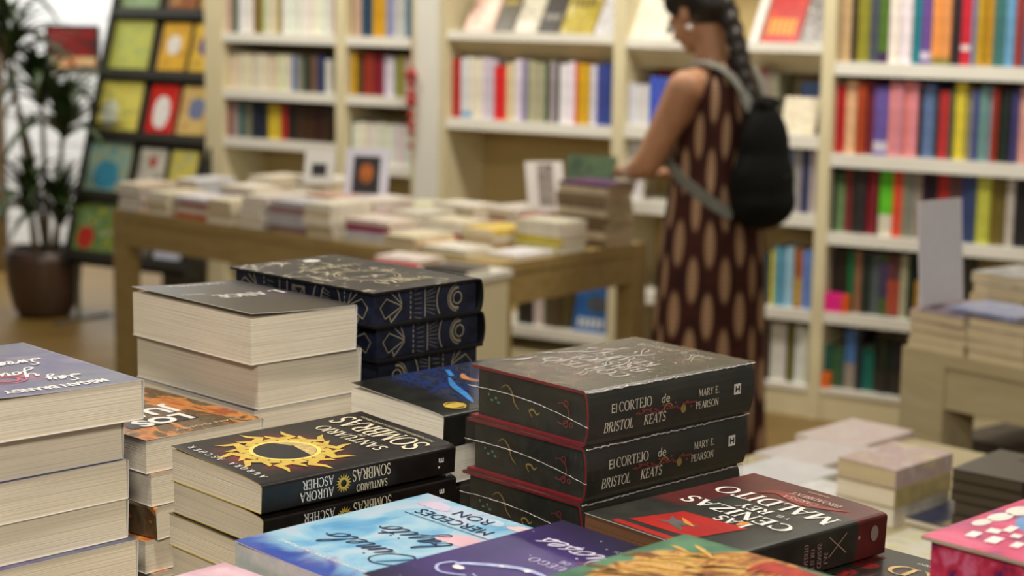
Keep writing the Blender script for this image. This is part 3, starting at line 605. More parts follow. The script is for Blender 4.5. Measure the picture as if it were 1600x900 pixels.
# body frame: +x forward (where she faces), +y her left, z up
bm = bmesh.new()
hd = Vector((.095, 0, 1.575)); tilt = .55                     # head bowed forward
hq = Matrix.Rotation(tilt, 3, 'Y')
def hp(x, y, z): return hd+hq @ Vector((x, y, z))
ellip(bm, hp(-.012, 0, .035), (.097, .076, .095)); ellip(bm, hp(.035, 0, -.045), (.066, .058, .078), (0, tilt, 0))
ellip(bm, hp(.075, 0, -.10), (.022, .024, .02)); capsule(bm, hp(.088, 0, .0), hp(.112, 0, -.04), .008, .013)          # chin, nose
ellip(bm, hp(.092, 0, -.075), (.012, .024, .009))
for s in (-1, 1):
    ellip(bm, hp(-.005, s*.077, -.015), (.02, .009, .032), (s*.2, tilt, 0)); ellip(bm, hp(.083, s*.03, .008), (.012, .016, .010))
capsule(bm, (-.005, 0, 1.33), hp(-.03, 0, -.05), .060, .050)
ellip(bm, (-.01, 0, 1.24), (.105, .165, .14)); ellip(bm, (0, 0, 1.05), (.10, .135, .17)); ellip(bm, (-.01, 0, .90), (.125, .165, .15))
ellip(bm, (.075, .065, 1.19), (.055, .06, .06)); ellip(bm, (.075, -.065, 1.19), (.055, .06, .06))
capsule(bm, (-.01, .03, 1.36), (-.005, .155, 1.335), .05, .052); capsule(bm, (-.01, -.03, 1.36), (-.005, -.155, 1.335), .05, .052)
def inv(p): return Matrix.Rotation(-HD, 3, 'Z') @ (Vector(p)-WP)
hand_l = inv((PURPLE_P.x+.10, PURPLE_P.y-.045, PURPLE_Z+.03))
def arm(sh, el, wr):
    capsule(bm, sh, el, .062, .046, 14); mid = Vector(el).lerp(Vector(wr), .35); capsule(bm, el, mid, .046, .045, 14); capsule(bm, mid, wr, .045, .028, 14)
def hand(wr, tip, side, bend=.35):
    wr = Vector(wr); d = (Vector(tip)-wr).normalized(); up = Vector((0, 0, 1)); lat = up.cross(d).normalized()*side
    kn = wr+d*.085
    for k in range(4): capsule(bm, wr+lat*(k-1.5)*.010, kn+lat*(k-1.5)*.021, .016, .0135)
    for k, L_ in enumerate((.065, .075, .07, .055)):
        b0 = kn+lat*(1.5-k)*.021; f1 = (d-up*.15).normalized(); f2 = (d-up*(.15+bend)).normalized(); f3 = (d-up*(.2+bend*2)).normalized()
        p1 = b0+f1*L_*.45; p2 = p1+f2*L_*.32; p3 = p2+f3*L_*.25
        capsule(bm, b0, p1, .0098, .009, 8); capsule(bm, p1, p2, .009, .0083, 8); capsule(bm, p2, p3, .0083, .0075, 8)
    t0 = wr+d*.025+lat*.026; t1 = t0+(d*.6+lat*.8-up*.2).normalized()*.04; t2 = t1+(d*.95+lat*.25-up*.2).normalized()*.03
    capsule(bm, t0, t1, .013, .0105, 8); capsule(bm, t1, t2, .0105, .009, 8)
shL = Vector((-.005, .178, 1.325)); elL = Vector((.105, .225, 1.075)); 
dirh = (hand_l-elL); wrL = elL+dirh.normalized()*.235; 
arm(shL, elL, wrL); hand(wrL, wrL+Vector((dirh.x, dirh.y, -.02)), -1)
shR = Vector((-.005, -.178, 1.325)); elR = Vector((.08, -.20, 1.07)); wrR = Vector((.28, -.14, 1.01)); arm(shR, elR, wrR); hand(wrR, wrR+Vector((.9, .2, -.02)), 1)
for s in (-1, 1):
    capsule(bm, (-.005, s*.085, .86), (.015, s*.085, .48), .085, .055, 14); capsule(bm, (.015, s*.085, .48), (-.01, s*.085, .30), .053, .055, 14); capsule(bm, (-.01, s*.085, .30), (-.015, s*.085, .075), .055, .036, 14)
    capsule(bm, (-.035, s*.09, .04), (.10, s*.10, .03), .036, .03, 12); capsule(bm, (.10, s*.10, .03), (.17, s*.105, .022), .03, .02, 12)
def remesh(bm, name, vox, mat, it=6):
    me = bpy.data.meshes.new('tmp'); bm.to_mesh(me); bm.free(); o = bpy.data.objects.new('tmp', me); COL.objects.link(o)
    m = o.modifiers.new('r', 'REMESH'); m.mode = 'VOXEL'; m.voxel_size = vox; m.use_smooth_shade = True
    s = o.modifiers.new('s', 'SMOOTH'); s.iterations = it; s.factor = .5
    bpy.context.view_layer.update(); dg = bpy.context.evaluated_depsgraph_get()
    out = bpy.data.meshes.new_from_object(o.evaluated_get(dg)); bpy.data.objects.remove(o); out.name = name
    out.materials.clear(); out.materials.append(mat)
    for p in out.polygons: p.use_smooth = True
    return out
sk = NT('warm_skin'); sn = sk.noise(sk.obj(), 18); sk.fin(sk.ramp(sn, [(.3, rgb(168, 120, 88)), (.7, rgb(184, 134, 100))]), .5, .4)
sk.b.inputs['Subsurface Weight'].default_value = .08; sk.b.inputs['Subsurface Radius'].default_value = (.02, .008, .004)
body = link('person', remesh(bm, 'person', .0055, sk.mat, 5))
body.location = WP; body.rotation_euler.z = HD
tag(body, 'woman in a long patterned sleeveless dress reaching to a purple book on the table', 'person')
# hair: cap, bun at nape, braid
bm = bmesh.new()
ellip(bm, hp(-.032, 0, .05), (.110, .092, .105)); ellip(bm, hp(-.060, 0, -.005), (.080, .083, .09))
ellip(bm, hp(.04, 0, .10), (.06, .066, .04)); 
for s in (-1, 1): ellip(bm, hp(.02, s*.062, .045), (.045, .022, .05))
ellip(bm, hp(-.115, 0, .0), (.045, .05, .05))
pts = [hp(-.12, .0, -.02), Vector((-.075, .005, 1.49)), Vector((-.115, .01, 1.38)), Vector((-.165, .012, 1.26)), Vector((-.20, .01, 1.16))]
for i in range(4):
    for j in range(5):
        p = pts[i].lerp(pts[i+1], j/5); k = i*5+j
        ellip(bm, p+Vector((0, .008*(1 if k % 2 else -1), 0)), (.036*(1-.02*k), .038*(1-.015*k), .036), (0, 0, 0), 10)
hm = NT('dark_brown_hair'); hm.fin(hm.ramp(hm.noise(hm.mapping(hm.obj(), (60, 60, 6)), 2, 4), [(.3, rgb(22, 17, 14)), (.7, rgb(44, 34, 27))]), .45, .4)
link('hair', remesh(bm, 'hair', .007, hm.mat, 9), body)
b = MB(); b.lathe([(.0005, -.011), (.008, -.007), (.011, 0), (.008, .007), (.0005, .011)], 10); e = b.build('earring', pmat('pearl_earring', (226, 222, 214), .2), body, True); e.location = hp(-.01, .092, -.07)
# dress: rings from shoulders to hem, with folds
def dress_mat():
    t = NT('maroon_dress_print'); uv = t.n('UVMap').outputs[0]; s = t.sep(uv)
    def lattice(du, dv):
        x = t.math('FRACT', t.math('ADD', t.math('DIVIDE', s[0], .1056), du)); y = t.math('FRACT', t.math('ADD', t.math('DIVIDE', s[1], .235), dv))
        dx = t.math('MULTIPLY', t.math('SUBTRACT', x, .5), .1056/.0190); dy = t.math('MULTIPLY', t.math('SUBTRACT', y, .5), .235/.082)
        return t.math('ADD', t.math('MULTIPLY', dx, dx), t.math('MULTIPLY', dy, dy))
    d = t.math('MINIMUM', lattice(0, 0), lattice(.5, .5))
    m = t.math('SUBTRACT', 1.0, t.smooth(d, .45, 1.15))
    st = t.n('TexWave', wave_type='BANDS', bands_direction='Y'); st.inputs['Scale'].default_value = 22; t.l(uv, st.inputs['Vector'])
    be = t.mix(t.math('MULTIPLY', st.outputs['Fac'], .5), rgb(176, 142, 110), rgb(112, 80, 62))
    base = t.ramp(t.noise(t.obj(), 14), [(.3, rgb(50, 25, 22)), (.7, rgb(70, 34, 28))])
    return t.fin(t.mix(m, base, be), .8, .2)
DR = [ # z, cx, rx, ry
 (1.405, -.012, .050, .075), (1.385, -.015, .075, .125), (1.35, -.02, .098, .150), (1.30, -.015, .118, .158), (1.22, .0, .137, .160), (1.12, .0, .130, .156), (1.03, -.003, .123, .158), (.93, -.01, .140, .180), (.80, -.012, .155, .195), (.6, -.008, .165, .205), (.4, -.008, .172, .212), (.2, -.008, .178, .22), (.06, -.008, .185, .228)]
n = 72; b = MB(); rings = []
for i, (z, cx, rx, ry) in enumerate(DR):
    f = max(0, (1.0-z)); rg = []
    for k in range(n):
        a = 2*PI*k/n; w_ = 1+.05*f*math.sin(a*9+1.3*math.sin(a*2))+.02*f*math.sin(a*17)
        sx = abs(math.cos(a))**.9*math.copysign(1, math.cos(a)); rg.append((cx+rx*sx*w_, ry*math.sin(a)*w_, z+(.02*math.cos(2*a) if z > 1.38 else 0)))
    rings.append(rg)
b.loft(rings, cap=False)
dme = b.mesh('dress', [dress_mat()], True); uvl = dme.uv_layers.new(name='UVMap')
for p in dme.polygons:
    ks = [(v % n, v//n) for v in p.vertices]; wrap = max(k for k, _ in ks)-min(k for k, _ in ks) > n/2
    for li, (k, i) in zip(p.loop_indices, ks):
        kk = k+n if (wrap and k < n/2) else k
        uvl.data[li].uv = (kk/n*1.056, DR[i][0])
dr = link('dress', dme, body)
sm = dr.modifiers.new('sub', 'SUBSURF'); sm.levels = 1; sm.render_levels = 1
so = dr.modifiers.new('sol', 'SOLIDIFY'); so.thickness = .004; so.offset = -1
# bracelet
b = MB(); ax = dirh.normalized(); a1 = ax.cross(Vector((0, 0, 1))).normalized(); a2 = ax.cross(a1); cw = wrL-ax*.01
b.tube([cw+.033*(math.cos(2*PI*k/16)*a1+math.sin(2*PI*k/16)*a2) for k in range(17)], .004, 6); b.build('bracelet', pmat('pale_bracelet', (214, 208, 196), .3), body, True)
# backpack hanging on her back
BP = root('backpack', WP, HD, 'black drawstring backpack with grey straps on the woman\'s back', 'backpack')
bm = bmesh.new()
ellip(bm, (-.205, .01, 1.02), (.085, .145, .15)); ellip(bm, (-.20, .005, 1.13), (.07, .115, .15)); ellip(bm, (-.185, 0, 1.22), (.05, .068, .09)); ellip(bm, (-.21, .01, .96), (.085, .15, .09))
bk = pmat('black_backpack_nylon', (13, 13, 12), .9, .25, 20, .2); link('bag', remesh(bm, 'bag', .008, bk, 14), BP)
b = MB(); b.tube([(-.20+.012*math.cos(a)-.01, .055*math.sin(a), 1.285+.01*math.cos(a)) for a in [2*PI*k/16 for k in range(17)]], .009, 8); b.build('drawstring', bk, BP, True)
b = MB(); b.tube([(-.272, -.05, 1.06), (-.281, 0, 1.05), (-.272, .05, 1.06)], .006, 8); b.build('front_zip', pmat('dark_zip', (60, 60, 58), .4, .1), BP, True)
for s in (-1, 1):
    sg = pmat('grey_strap', (112, 112, 104), .7, .1)
    path = [(-.175, s*.045, 1.26), (-.12, s*.075, 1.36), (-.05, s*.10, 1.405), (.02, s*.112, 1.40), (.09, s*.115, 1.34), (.135, s*.13, 1.24), (.12, s*.155, 1.15), (.03, s*.182, 1.06), (-.07, s*.168, .985), (-.16, s*.11, .92)]
    pts = [Vector(q) for q in path]; sm_ = []
    for i in range(len(pts)-1):
        p0, p1, p2, p3 = pts[max(i-1, 0)], pts[i], pts[i+1], pts[min(i+2, len(pts)-1)]
        for j in range(5):
            t = j/5; sm_.append(.5*((2*p1)+(p2-p0)*t+(2*p0-5*p1+4*p2-p3)*t*t+(3*p1-p0-3*p2+p3)*t**3))
    sm_.append(pts[-1]); rings = []
    for i, p in enumerate(sm_):
        tg = (sm_[min(i+1, len(sm_)-1)]-sm_[max(i-1, 0)]).normalized(); out = Vector((p.x*.9+.02, p.y*.9, .35 if p.z > 1.3 else 0)); out = (out-tg*out.dot(tg)).normalized(); sd = tg.cross(out)
        rings.append([p+sd*.019+out*.003, p+sd*.019-out*.003, p-sd*.019-out*.003, p-sd*.019+out*.003])
    b = MB(); b.loft(rings); b.build('strap', sg, BP)

# ------------------------------------------------------------------ lettering
def ribbon(pts, w):
    """flat quads along a 2D polyline; w may be a list"""
    out = []; n = len(pts); ws = w if hasattr(w, '__len__') else [w]*n; L_ = []
    for i in range(n):
        a = pts[max(i-1, 0)]; c = pts[min(i+1, n-1)]; dx, dy = c[0]-a[0], c[1]-a[1]; d = math.hypot(dx, dy) or 1
        L_.append((-dy/d*ws[i]/2, dx/d*ws[i]/2))
    for i in range(n-1):
        p, q = pts[i], pts[i+1]
        out.append([(p[0]+L_[i][0], p[1]+L_[i][1]), (p[0]-L_[i][0], p[1]-L_[i][1]), (q[0]-L_[i+1][0], q[1]-L_[i+1][1]), (q[0]+L_[i+1][0], q[1]+L_[i+1][1])])
    return out
k_, n_ = .15, .065
def arc(cx, cy, rx, ry, a0, a1, k=None):
    N = max(6, int(abs(a1-a0)/14)); P = []; Wd = []
    for i in range(N+1):
        a = rad(a0+(a1-a0)*i/N); P.append((cx+rx*math.cos(a), cy+ry*math.sin(a))); Wd.append(k if k else n_+(k_-n_)*abs(math.cos(a))**1.5)
    return ('P', P, Wd)
def ln(x0, y0, x1, y1, w): return ('P', [(x0, y0), (x1, y1)], [w, w])
def sf(x, y, h=.13): return ('P', [(x-h, y+(.025 if y < .5 else -.025)), (x+h, y+(.025 if y < .5 else -.025))], [.05, .05])
def stem(x): return [ln(x, 0, x, 1, k_), sf(x, 0), sf(x, 1)]
GL_ = {
 'A': (.76, [ln(.07,0,.38,1,n_), ln(.36,1,.68,0,k_), ln(.18,.33,.55,.33,n_), sf(.07,0,.1), sf(.67,0,.12)]),
 'B': (.66, stem(.14)+[ln(.1,.975,.33,.975,n_), arc(.33,.75,.2,.225,-90,90), ln(.14,.52,.36,.52,n_), arc(.36,.27,.22,.245,-90,90), ln(.1,.03,.36,.03,n_)]),
 'C': (.74, [arc(.40,.5,.33,.48,48,312), ln(.64,.68,.64,.95,n_)]),
 'D': (.78, stem(.14)+[ln(.1,.97,.36,.97,n_), ln(.1,.03,.36,.03,n_), arc(.36,.5,.33,.47,-90,90)]),
 'E': (.62, stem(.14)+[ln(.1,.97,.54,.97,n_), ln(.1,.03,.56,.03,n_), ln(.14,.52,.42,.52,n_), ln(.54,.99,.54,.8,n_), ln(.56,.01,.56,.22,n_), ln(.42,.42,.42,.62,n_)]),
 'F': (.58, stem(.14)+[ln(.1,.97,.54,.97,n_), ln(.14,.52,.42,.52,n_), ln(.54,.99,.54,.8,n_)]),
 'G': (.8, [arc(.40,.5,.33,.48,48,312), ln(.64,.7,.64,.95,n_), ln(.66,.1,.66,.42,k_), sf(.64,.45,.13)]),
 'H': (.82, stem(.14)+stem(.66)+[ln(.14,.52,.66,.52,n_)]), 'I': (.3, stem(.15)),
 'J': (.42, [ln(.26,1,.26,.2,k_), arc(.13,.2,.13,.2,180,360), sf(.26,1)]),
 'K': (.76, stem(.14)+[ln(.2,.45,.6,1,n_), ln(.3,.56,.66,0,k_), sf(.6,1,.1), sf(.66,0,.1)]),
 'L': (.6, stem(.14)+[ln(.1,.03,.54,.03,n_), ln(.54,.01,.54,.25,n_)]),
 'M': (.96, [ln(.12,0,.12,1,n_), ln(.13,1,.47,.08,k_), ln(.46,.08,.80,1,n_), ln(.82,1,.82,0,k_), sf(.12,0,.1), sf(.82,0), sf(.1,1,.08), sf(.84,1,.08)]),
 'N': (.82, [ln(.12,0,.12,1,n_), ln(.13,1,.68,0,k_), ln(.68,0,.68,1,n_), sf(.12,0,.1), sf(.68,1,.1), sf(.1,1,.08)]),
 'O': (.82, [arc(.41,.5,.35,.48,0,360)]), 'Q': (.82, [arc(.41,.5,.35,.48,0,360), ln(.45,.2,.75,-.15,k_)]),
 'P': (.62, stem(.14)+[ln(.1,.97,.34,.97,n_), arc(.34,.73,.22,.24,-90,90), ln(.14,.49,.34,.49,n_)]),
 'R': (.74, stem(.14)+[ln(.1,.97,.34,.97,n_), arc(.34,.74,.21,.23,-90,90), ln(.14,.51,.34,.51,n_), ln(.34,.5,.64,0,k_), sf(.66,0,.08)]),
 'S': (.58, [arc(.29,.74,.19,.235,35,225,.10), ('P', [(.155,.573),(.29,.5),(.43,.42)], [.10,.15,.10]), arc(.29,.26,.2,.24,55,-150,.10), ln(.46,.78,.46,.97,n_), ln(.11,.03,.11,.22,n_)]),
 'T': (.68, [ln(.33,0,.33,1,k_), sf(.33,0), ln(.05,.97,.61,.97,n_), ln(.05,.99,.05,.78,n_), ln(.61,.99,.61,.78,n_)]),
 'U': (.8, [ln(.15,1,.15,.35,k_), arc(.39,.35,.24,.33,180,360), ln(.63,.35,.63,1,n_), sf(.15,1), sf(.63,1,.1)]),
 'V': (.74, [ln(.08,1,.38,0,k_), ln(.37,0,.66,1,n_), sf(.08,1,.1), sf(.66,1,.09)]),
 'W': (1.04, [ln(.08,1,.3,0,k_), ln(.29,0,.52,1,n_), ln(.5,1,.74,0,k_), ln(.73,0,.96,1,n_), sf(.08,1,.1), sf(.52,1,.09), sf(.96,1,.09)]),
 'X': (.74, [ln(.1,1,.64,0,k_), ln(.1,0,.62,1,n_)]),
 'Y': (.74, [ln(.08,1,.36,.48,k_), ln(.36,.48,.64,1,n_), ln(.36,.5,.36,0,k_), sf(.36,0), sf(.08,1,.1), sf(.64,1,.09)]),
 'Z': (.66, [ln(.08,.97,.58,.97,n_), ln(.56,.97,.08,.03,k_), ln(.06,.03,.58,.03,n_), ln(.08,.99,.08,.8,n_), ln(.58,.01,.58,.2,n_)]),
 '.': (.26, [ln(.12,0,.12,.14,.14)]), '-': (.4, [ln(.06,.42,.34,.42,n_)]), ' ': (.36, []), '7': (.5, [ln(.05,.95,.45,.95,.1), ln(.44,.95,.18,0,.1)]),
}
def serif(txt, x, y, h, track=.06, slant=0, squeeze=1.0, align='l', bold=1.0):
    tw_ = sum((GL_[c][0]+track)*h*squeeze for c in txt); ox = x-(tw_/2 if align == 'c' else tw_ if align == 'r' else 0); out = []
    for c in txt:
        g = GL_[c]
        for _, P, Wd in g[1]:
            for q in ribbon(P, [w*bold for w in Wd]): out.append([(ox+(px+slant*py)*h*squeeze, y+py*h) for px, py in q])
        ox += (g[0]+track)*h*squeeze
    return out
_fc = {}
def sans(txt, x, y, h, slant=0, sx=1.0, align='l', bold=0.0, width=None):
    if (txt, bold) not in _fc:
        cv = bpy.data.curves.new('t', 'FONT'); cv.body = txt; cv.size = 1.0; cv.offset = bold; cv.resolution_u = 3
        o = bpy.data.objects.new('t', cv); COL.objects.link(o); bpy.context.view_layer.update()
        me = bpy.data.meshes.new_from_object(o.evaluated_get(bpy.context.evaluated_depsgraph_get()))
        _fc[(txt, bold)] = ([(v.co.x, v.co.y) for v in me.vertices], [list(p.vertices) for p in me.polygons])
        bpy.data.objects.remove(o)
    V, Fc = _fc[(txt, bold)]; x0 = min(v[0] for v in V); x1 = max(v[0] for v in V); s = h/.69
    if width: sx = width/((x1-x0)*s)
    tw_ = (x1-x0)*s*sx; ox = x-(tw_/2 if align == 'c' else tw_ if align == 'r' else 0)
    return [[(ox+((V[i][0]-x0)*s*sx)+slant*V[i][1]*s, y+V[i][1]*s) for i in f] for f in Fc]
CU = {'i': (.55, [[(0,.15),(.25,1),(.22,.2),(.35,.02),(.55,.15)], [(.3,1.4),(.34,1.5)]]), 'm': (1.2, [[(0,.15),(.15,.95),(.17,.02),(.35,.85),(.5,.95),(.52,.02),(.7,.85),(.87,.95),(.88,.15),(1.0,.02),(1.2,.15)]]),
 'e': (.6, [[(0,.15),(.4,.6),(.3,1),(.06,.6),(.2,.04),(.6,.15)]]), 'l': (.5, [[(0,.15),(.4,1.6),(.28,2.05),(.12,1.4),(.18,.1),(.5,.15)]]),
 'o': (.8, [[(0,.15),(.1,.6),(.4,1),(.12,.7),(.2,.05),(.55,.3),(.5,.9),(.8,.8)]]), 'a': (.8, [[(0,.15),(.5,.95),(.2,.9),(.04,.4),(.2,.02),(.48,.6),(.54,.95),(.5,.2),(.62,.02),(.8,.15)]]),
 'b': (.7, [[(0,.15),(.38,1.6),(.25,2.05),(.12,1.2),(.12,.1),(.4,.04),(.52,.6),(.25,.75),(.7,.7)]]), 'j': (.6, [[(0,.15),(.3,1),(.25,-.7),(.0,-1.05),(-.15,-.7),(.6,.15)], [(.36,1.4),(.4,1.5)]]),
 't': (.55, [[(0,.15),(.3,1.7),(.2,.3),(.3,.02),(.55,.15)], [(-.1,1.15),(.6,1.3)]]), 's': (.6, [[(0,.15),(.35,1),(.28,.75),(.45,.3),(.2,0),(.02,.15),(.6,.15)]]),
 'u': (.8, [[(0,.5),(.1,1),(.1,.2),(.3,.02),(.52,.7),(.55,1),(.54,.2),(.8,.15)]]), 'y': (.7, [[(0,.5),(.1,1),(.12,.3),(.3,.1),(.5,.9),(.4,-.7),(.1,-1),(.0,-.6),(.7,.15)]]),
 'r': (.6, [[(0,.15),(.15,1),(.2,.85),(.45,.9),(.4,.1),(.6,.15)]]), 'w': (1.0, [[(0,.6),(.1,1),(.15,.05),(.4,.9),(.45,.05),(.75,.9),(1.0,.8)]]), 'g': (.7, [[(.5,.9),(.15,.8),(.1,.2),(.5,.7),(.4,-.8),(.1,-.9),(.7,.15)]]),
 'D': (1.6, [[(.55,1.9),(.35,.8),(.25,.1),(-.1,.05),(.2,.2),(.8,-.05),(1.45,.6),(1.3,1.6),(.6,2.1),(-.1,1.8),(-.25,1.4)]]), 'S': (1.0, [[(.95,1.7),(.7,2.05),(.35,1.7),(.65,.95),(.5,.1),(.1,.05),(0,.4),(1.0,.3)]]), 'Y': (1.0, [[(0,1.7),(.2,2),(.25,1.2),(.6,1.1),(.9,2),(.6,-.6),(.2,-.9),(.1,-.4),(1.0,.3)]]), ' ': (.6, [])}
def spl(P, k=6):
    out = []
    for i in range(len(P)-1):
        p0, p1, p2, p3 = P[max(i-1, 0)], P[i], P[i+1], P[min(i+2, len(P)-1)]
        for j in range(k):
            t = j/k; out.append(tuple(.5*(2*b+(c-a)*t+(2*a-5*b+4*c-d)*t*t+(3*b-a-3*c+d)*t**3) for a, b, c, d in zip(p0, p1, p2, p3)))
    return out+[P[-1]]
def script(txt, x, y, h, w=.12, slant=.3, sx=1.0):
    out = []; ox = x
    for c in txt:
        for st in CU[c][1]:
            P = spl([(ox+(px+slant*py)*h*sx, y+py*h) for px, py in st]); N = len(P)
            out += ribbon(P, [h*w*(.75+.5*abs(math.sin(3*i/N*PI))) for i in range(N)])
        ox += CU[c][0]*h*sx
    return out
def ring2(cx, cy, r, w, n=28, a0=0, a1=360, ry=None):
    ry = ry or r; return ribbon([(cx+r*math.cos(rad(a0+(a1-a0)*i/n)), cy+ry*math.sin(rad(a0+(a1-a0)*i/n))) for i in range(n+1)], w)
def disc2(cx, cy, rx, ry=None, n=24): 
    ry = ry or rx; return [[(cx+rx*math.cos(2*PI*i/n), cy+ry*math.sin(2*PI*i/n)) for i in range(n)]]
def seg(x0, y0, x1, y1, w): return ribbon([(x0, y0), (x1, y1)], w)
def decal(name, polys, fn, mat, parent):
    b = MB()
    for p in polys: b.poly([fn(x, y) for x, y in p])
    return b.build(name, mat, parent)

# ------------------------------------------------------------------ front table
FZ = .85
fr = root('display_table', (0, 0, 0), 0, 'front display table under the tall stacks of novels', 'table')
ftw = wood_mat('front_oak_table', (170, 148, 104), (188, 166, 122), .45, 0, 2)
b = MB(); gbox(b, .55, 1.60, .40, 1.86, FZ-.035, FZ); b.build('table_top', ftw, fr)
for v in (.57, 1.50):
    for u in (.42, 1.76): b = MB(); gbox(b, v, v+.08, u, u+.08, 0, FZ-.035); b.build('leg', ftw, fr)
for u in (.43, 1.81): b = MB(); gbox(b, .65, 1.50, u, u+.02, FZ-.13, FZ-.035); b.build('apron', ftw, fr)
for v in (.58, 1.55): b = MB(); gbox(b, v, v+.02, .50, 1.76, FZ-.13, FZ-.035); b.build('apron', ftw, fr)

# ------------------------------------------------------------------ detailed novels
class Spec:
    """lying novel. local x: spine 0 -> fore-edge W, y: tail 0 -> head L, z up"""
    def __init__(s, W_, L_, T, cover, edge=None, pg=None, hard=False, lift=0.0, bulge=0.0, bl=.03, spine=None, top=None, side=None, head=None, liftp=3, curl=0.0):
        s.W, s.L, s.T, s.cover, s.edge, s.pg, s.hard = W_, L_, T, cover, edge or M['white'], pg or M['pages'], hard
        s.lift, s.bulge, s.bl, s.spine_fn, s.top_fn, s.side_fn, s.head_fn, s.liftp = lift, bulge, bl, spine, top, side, head, liftp
        s.o = .003 if hard else .0004; s.t = .0028 if hard else .0006
        s.cache = {}
    def zt(s, u, lifted=True, T=None):
        T = T or s.T; x = max(0, min(1, u/s.W))
        return T-s.bulge*math.exp(-max(u, 0)/s.bl)+(s.lift*x**s.liftp if lifted else 0)
    def cover_mesh(s, lifted, T):
        pts = []; N = 12
        for i in range(N+1):
            u = s.W+s.o-(s.W+s.o-.005)*i/N; pts.append((u, s.zt(u, lifted, T)))
        zt0 = s.zt(0, lifted, T)
        if s.hard:
            bl = .0065
            for i in range(1, 9): a = PI/2+PI*i/9; pts.append((.004+bl*math.cos(a)*1.1, zt0/2+zt0/2*math.sin(a)))
            pts += [(.005, 0), (s.W+s.o, 0)]
        else:
            r = .0028
            for i in range(1, 5): a = PI/2+PI/2*i/4; pts.append((r+r*math.cos(a), zt0-r+r*math.sin(a)))
            for i in range(0, 4): a = PI+PI/2*i/4; pts.append((r+r*math.cos(a)*.5, r*.5+r*.5*math.sin(a)))
            pts += [(.004, 0), (s.W+s.o, 0)]
        n = len(pts); inn = []
        for i in range(n):
            a = pts[max(i-1, 0)]; c = pts[min(i+1, n-1)]; dx, dz = c[0]-a[0], c[1]-a[1]; d = math.hypot(dx, dz)
            inn.append((pts[i][0]-dz/d*s.t, pts[i][1]+dx/d*s.t))
        # traversal runs fore-edge -> spine -> fore-edge, so the inside lies to the left of the path
        y0, y1 = -s.o, s.L+s.o; b = MB()
        b.loft([[(x, y, z) for x, z in pts] for y in (y0, y1)], 0, close=False)
        b.loft([[(x, y, z) for x, z in inn] for y in (y0, y1)], 1, close=False)
        for y in (y0, y1):
            for i in range(n-1): b.add([(pts[i][0], y, pts[i][1]), (pts[i+1][0], y, pts[i+1][1]), (inn[i+1][0], y, inn[i+1][1]), (inn[i][0], y, inn[i][1])], [(0, 1, 2, 3)], 1)
        for i in (0, n-1): b.add([(pts[i][0], y0, pts[i][1]), (pts[i][0], y1, pts[i][1]), (inn[i][0], y1, inn[i][1]), (inn[i][0], y0, inn[i][1])], [(0, 1, 2, 3)], 1)
        return b.mesh('cover', [s.cover, s.edge])
    def page_mesh(s, T):
        e = .003 if s.hard else .0003; t = s.t; b = MB(); rings = []; N = 12; u0 = .002+t
        for i in range(N+1):
            u = u0+(s.W-e*.7-u0)*i/N; z1 = s.zt(u, False, T)-t-.0002
            fe = 0
            rings.append([(u, e, t+.0001), (u, s.L-e, t+.0001), (u, s.L-e, z1), (u, e, z1)])
        b.loft(rings); return b.mesh('page_block', [s.pg])
def novel(spec, name, loc, ang, label, cat='book', group=None, top=True, T=None, lifted=True, spine=True, side=True):
    T = T or spec.T; key = (round(T, 5), lifted)
    if key not in spec.cache: spec.cache[key] = (spec.cover_mesh(lifted, T), spec.page_mesh(T))
    r = root(name, loc, ang, label, cat, group); cm, pm = spec.cache[key]
    link('cover', cm, r); link('page_block', pm, r)
    zf = lambda u, v, dz=.0004: (u, v, spec.zt(u, lifted, T)+dz)
    spx = (-.0036 if spec.hard else -.0004)
    if top and spec.top_fn: spec.top_fn(r, zf, spec)
    if spine and spec.spine_fn: spec.spine_fn(r, lambda v, z: (spx, v, z), spec, T)
    if side and spec.side_fn: spec.side_fn(r, spec, T)
    return r
def stack(spec, name, anchor, a_loc, ang, ztop, lab, group, n=None, jit=None, top_label=None, flips=(), lifts=1, spines=2, sides=3, base=FZ):
    """anchor: world xy of local point a_loc (u,v) of the top book"""
    H_ = ztop-base; n = n or round(H_/spec.T); T = H_/n
    for i in range(n):
        dx, dy, da = (jit[i] if jit and i < len(jit) else (random.uniform(-.003, .003), random.uniform(-.003, .003), random.uniform(-.012, .012)))
        a = ang+da; off = Matrix.Rotation(a, 3, 'Z') @ Vector((a_loc[0], a_loc[1], 0)); sh = Matrix.Rotation(ang, 3, 'Z') @ Vector((dx, dy, 0))
        loc = Vector((anchor[0], anchor[1], 0))-off+sh
        if i in flips:
            c = loc+Matrix.Rotation(a, 3, 'Z') @ Vector((spec.W/2, spec.L/2, 0)); a += PI; loc = c-Matrix.Rotation(a, 3, 'Z') @ Vector((spec.W/2, spec.L/2, 0))
        loc.z = ztop-T*(i+1)+.0002
        l = top_label if (i == 0 and top_label) else '%s, %s from the top' % (lab, ORD[i] if i else 'first')
        novel(spec, name, loc, a, l, 'book', group, top=(i == 0), T=T-.0004, lifted=(i < lifts), spine=i < spines, side=i < sides)

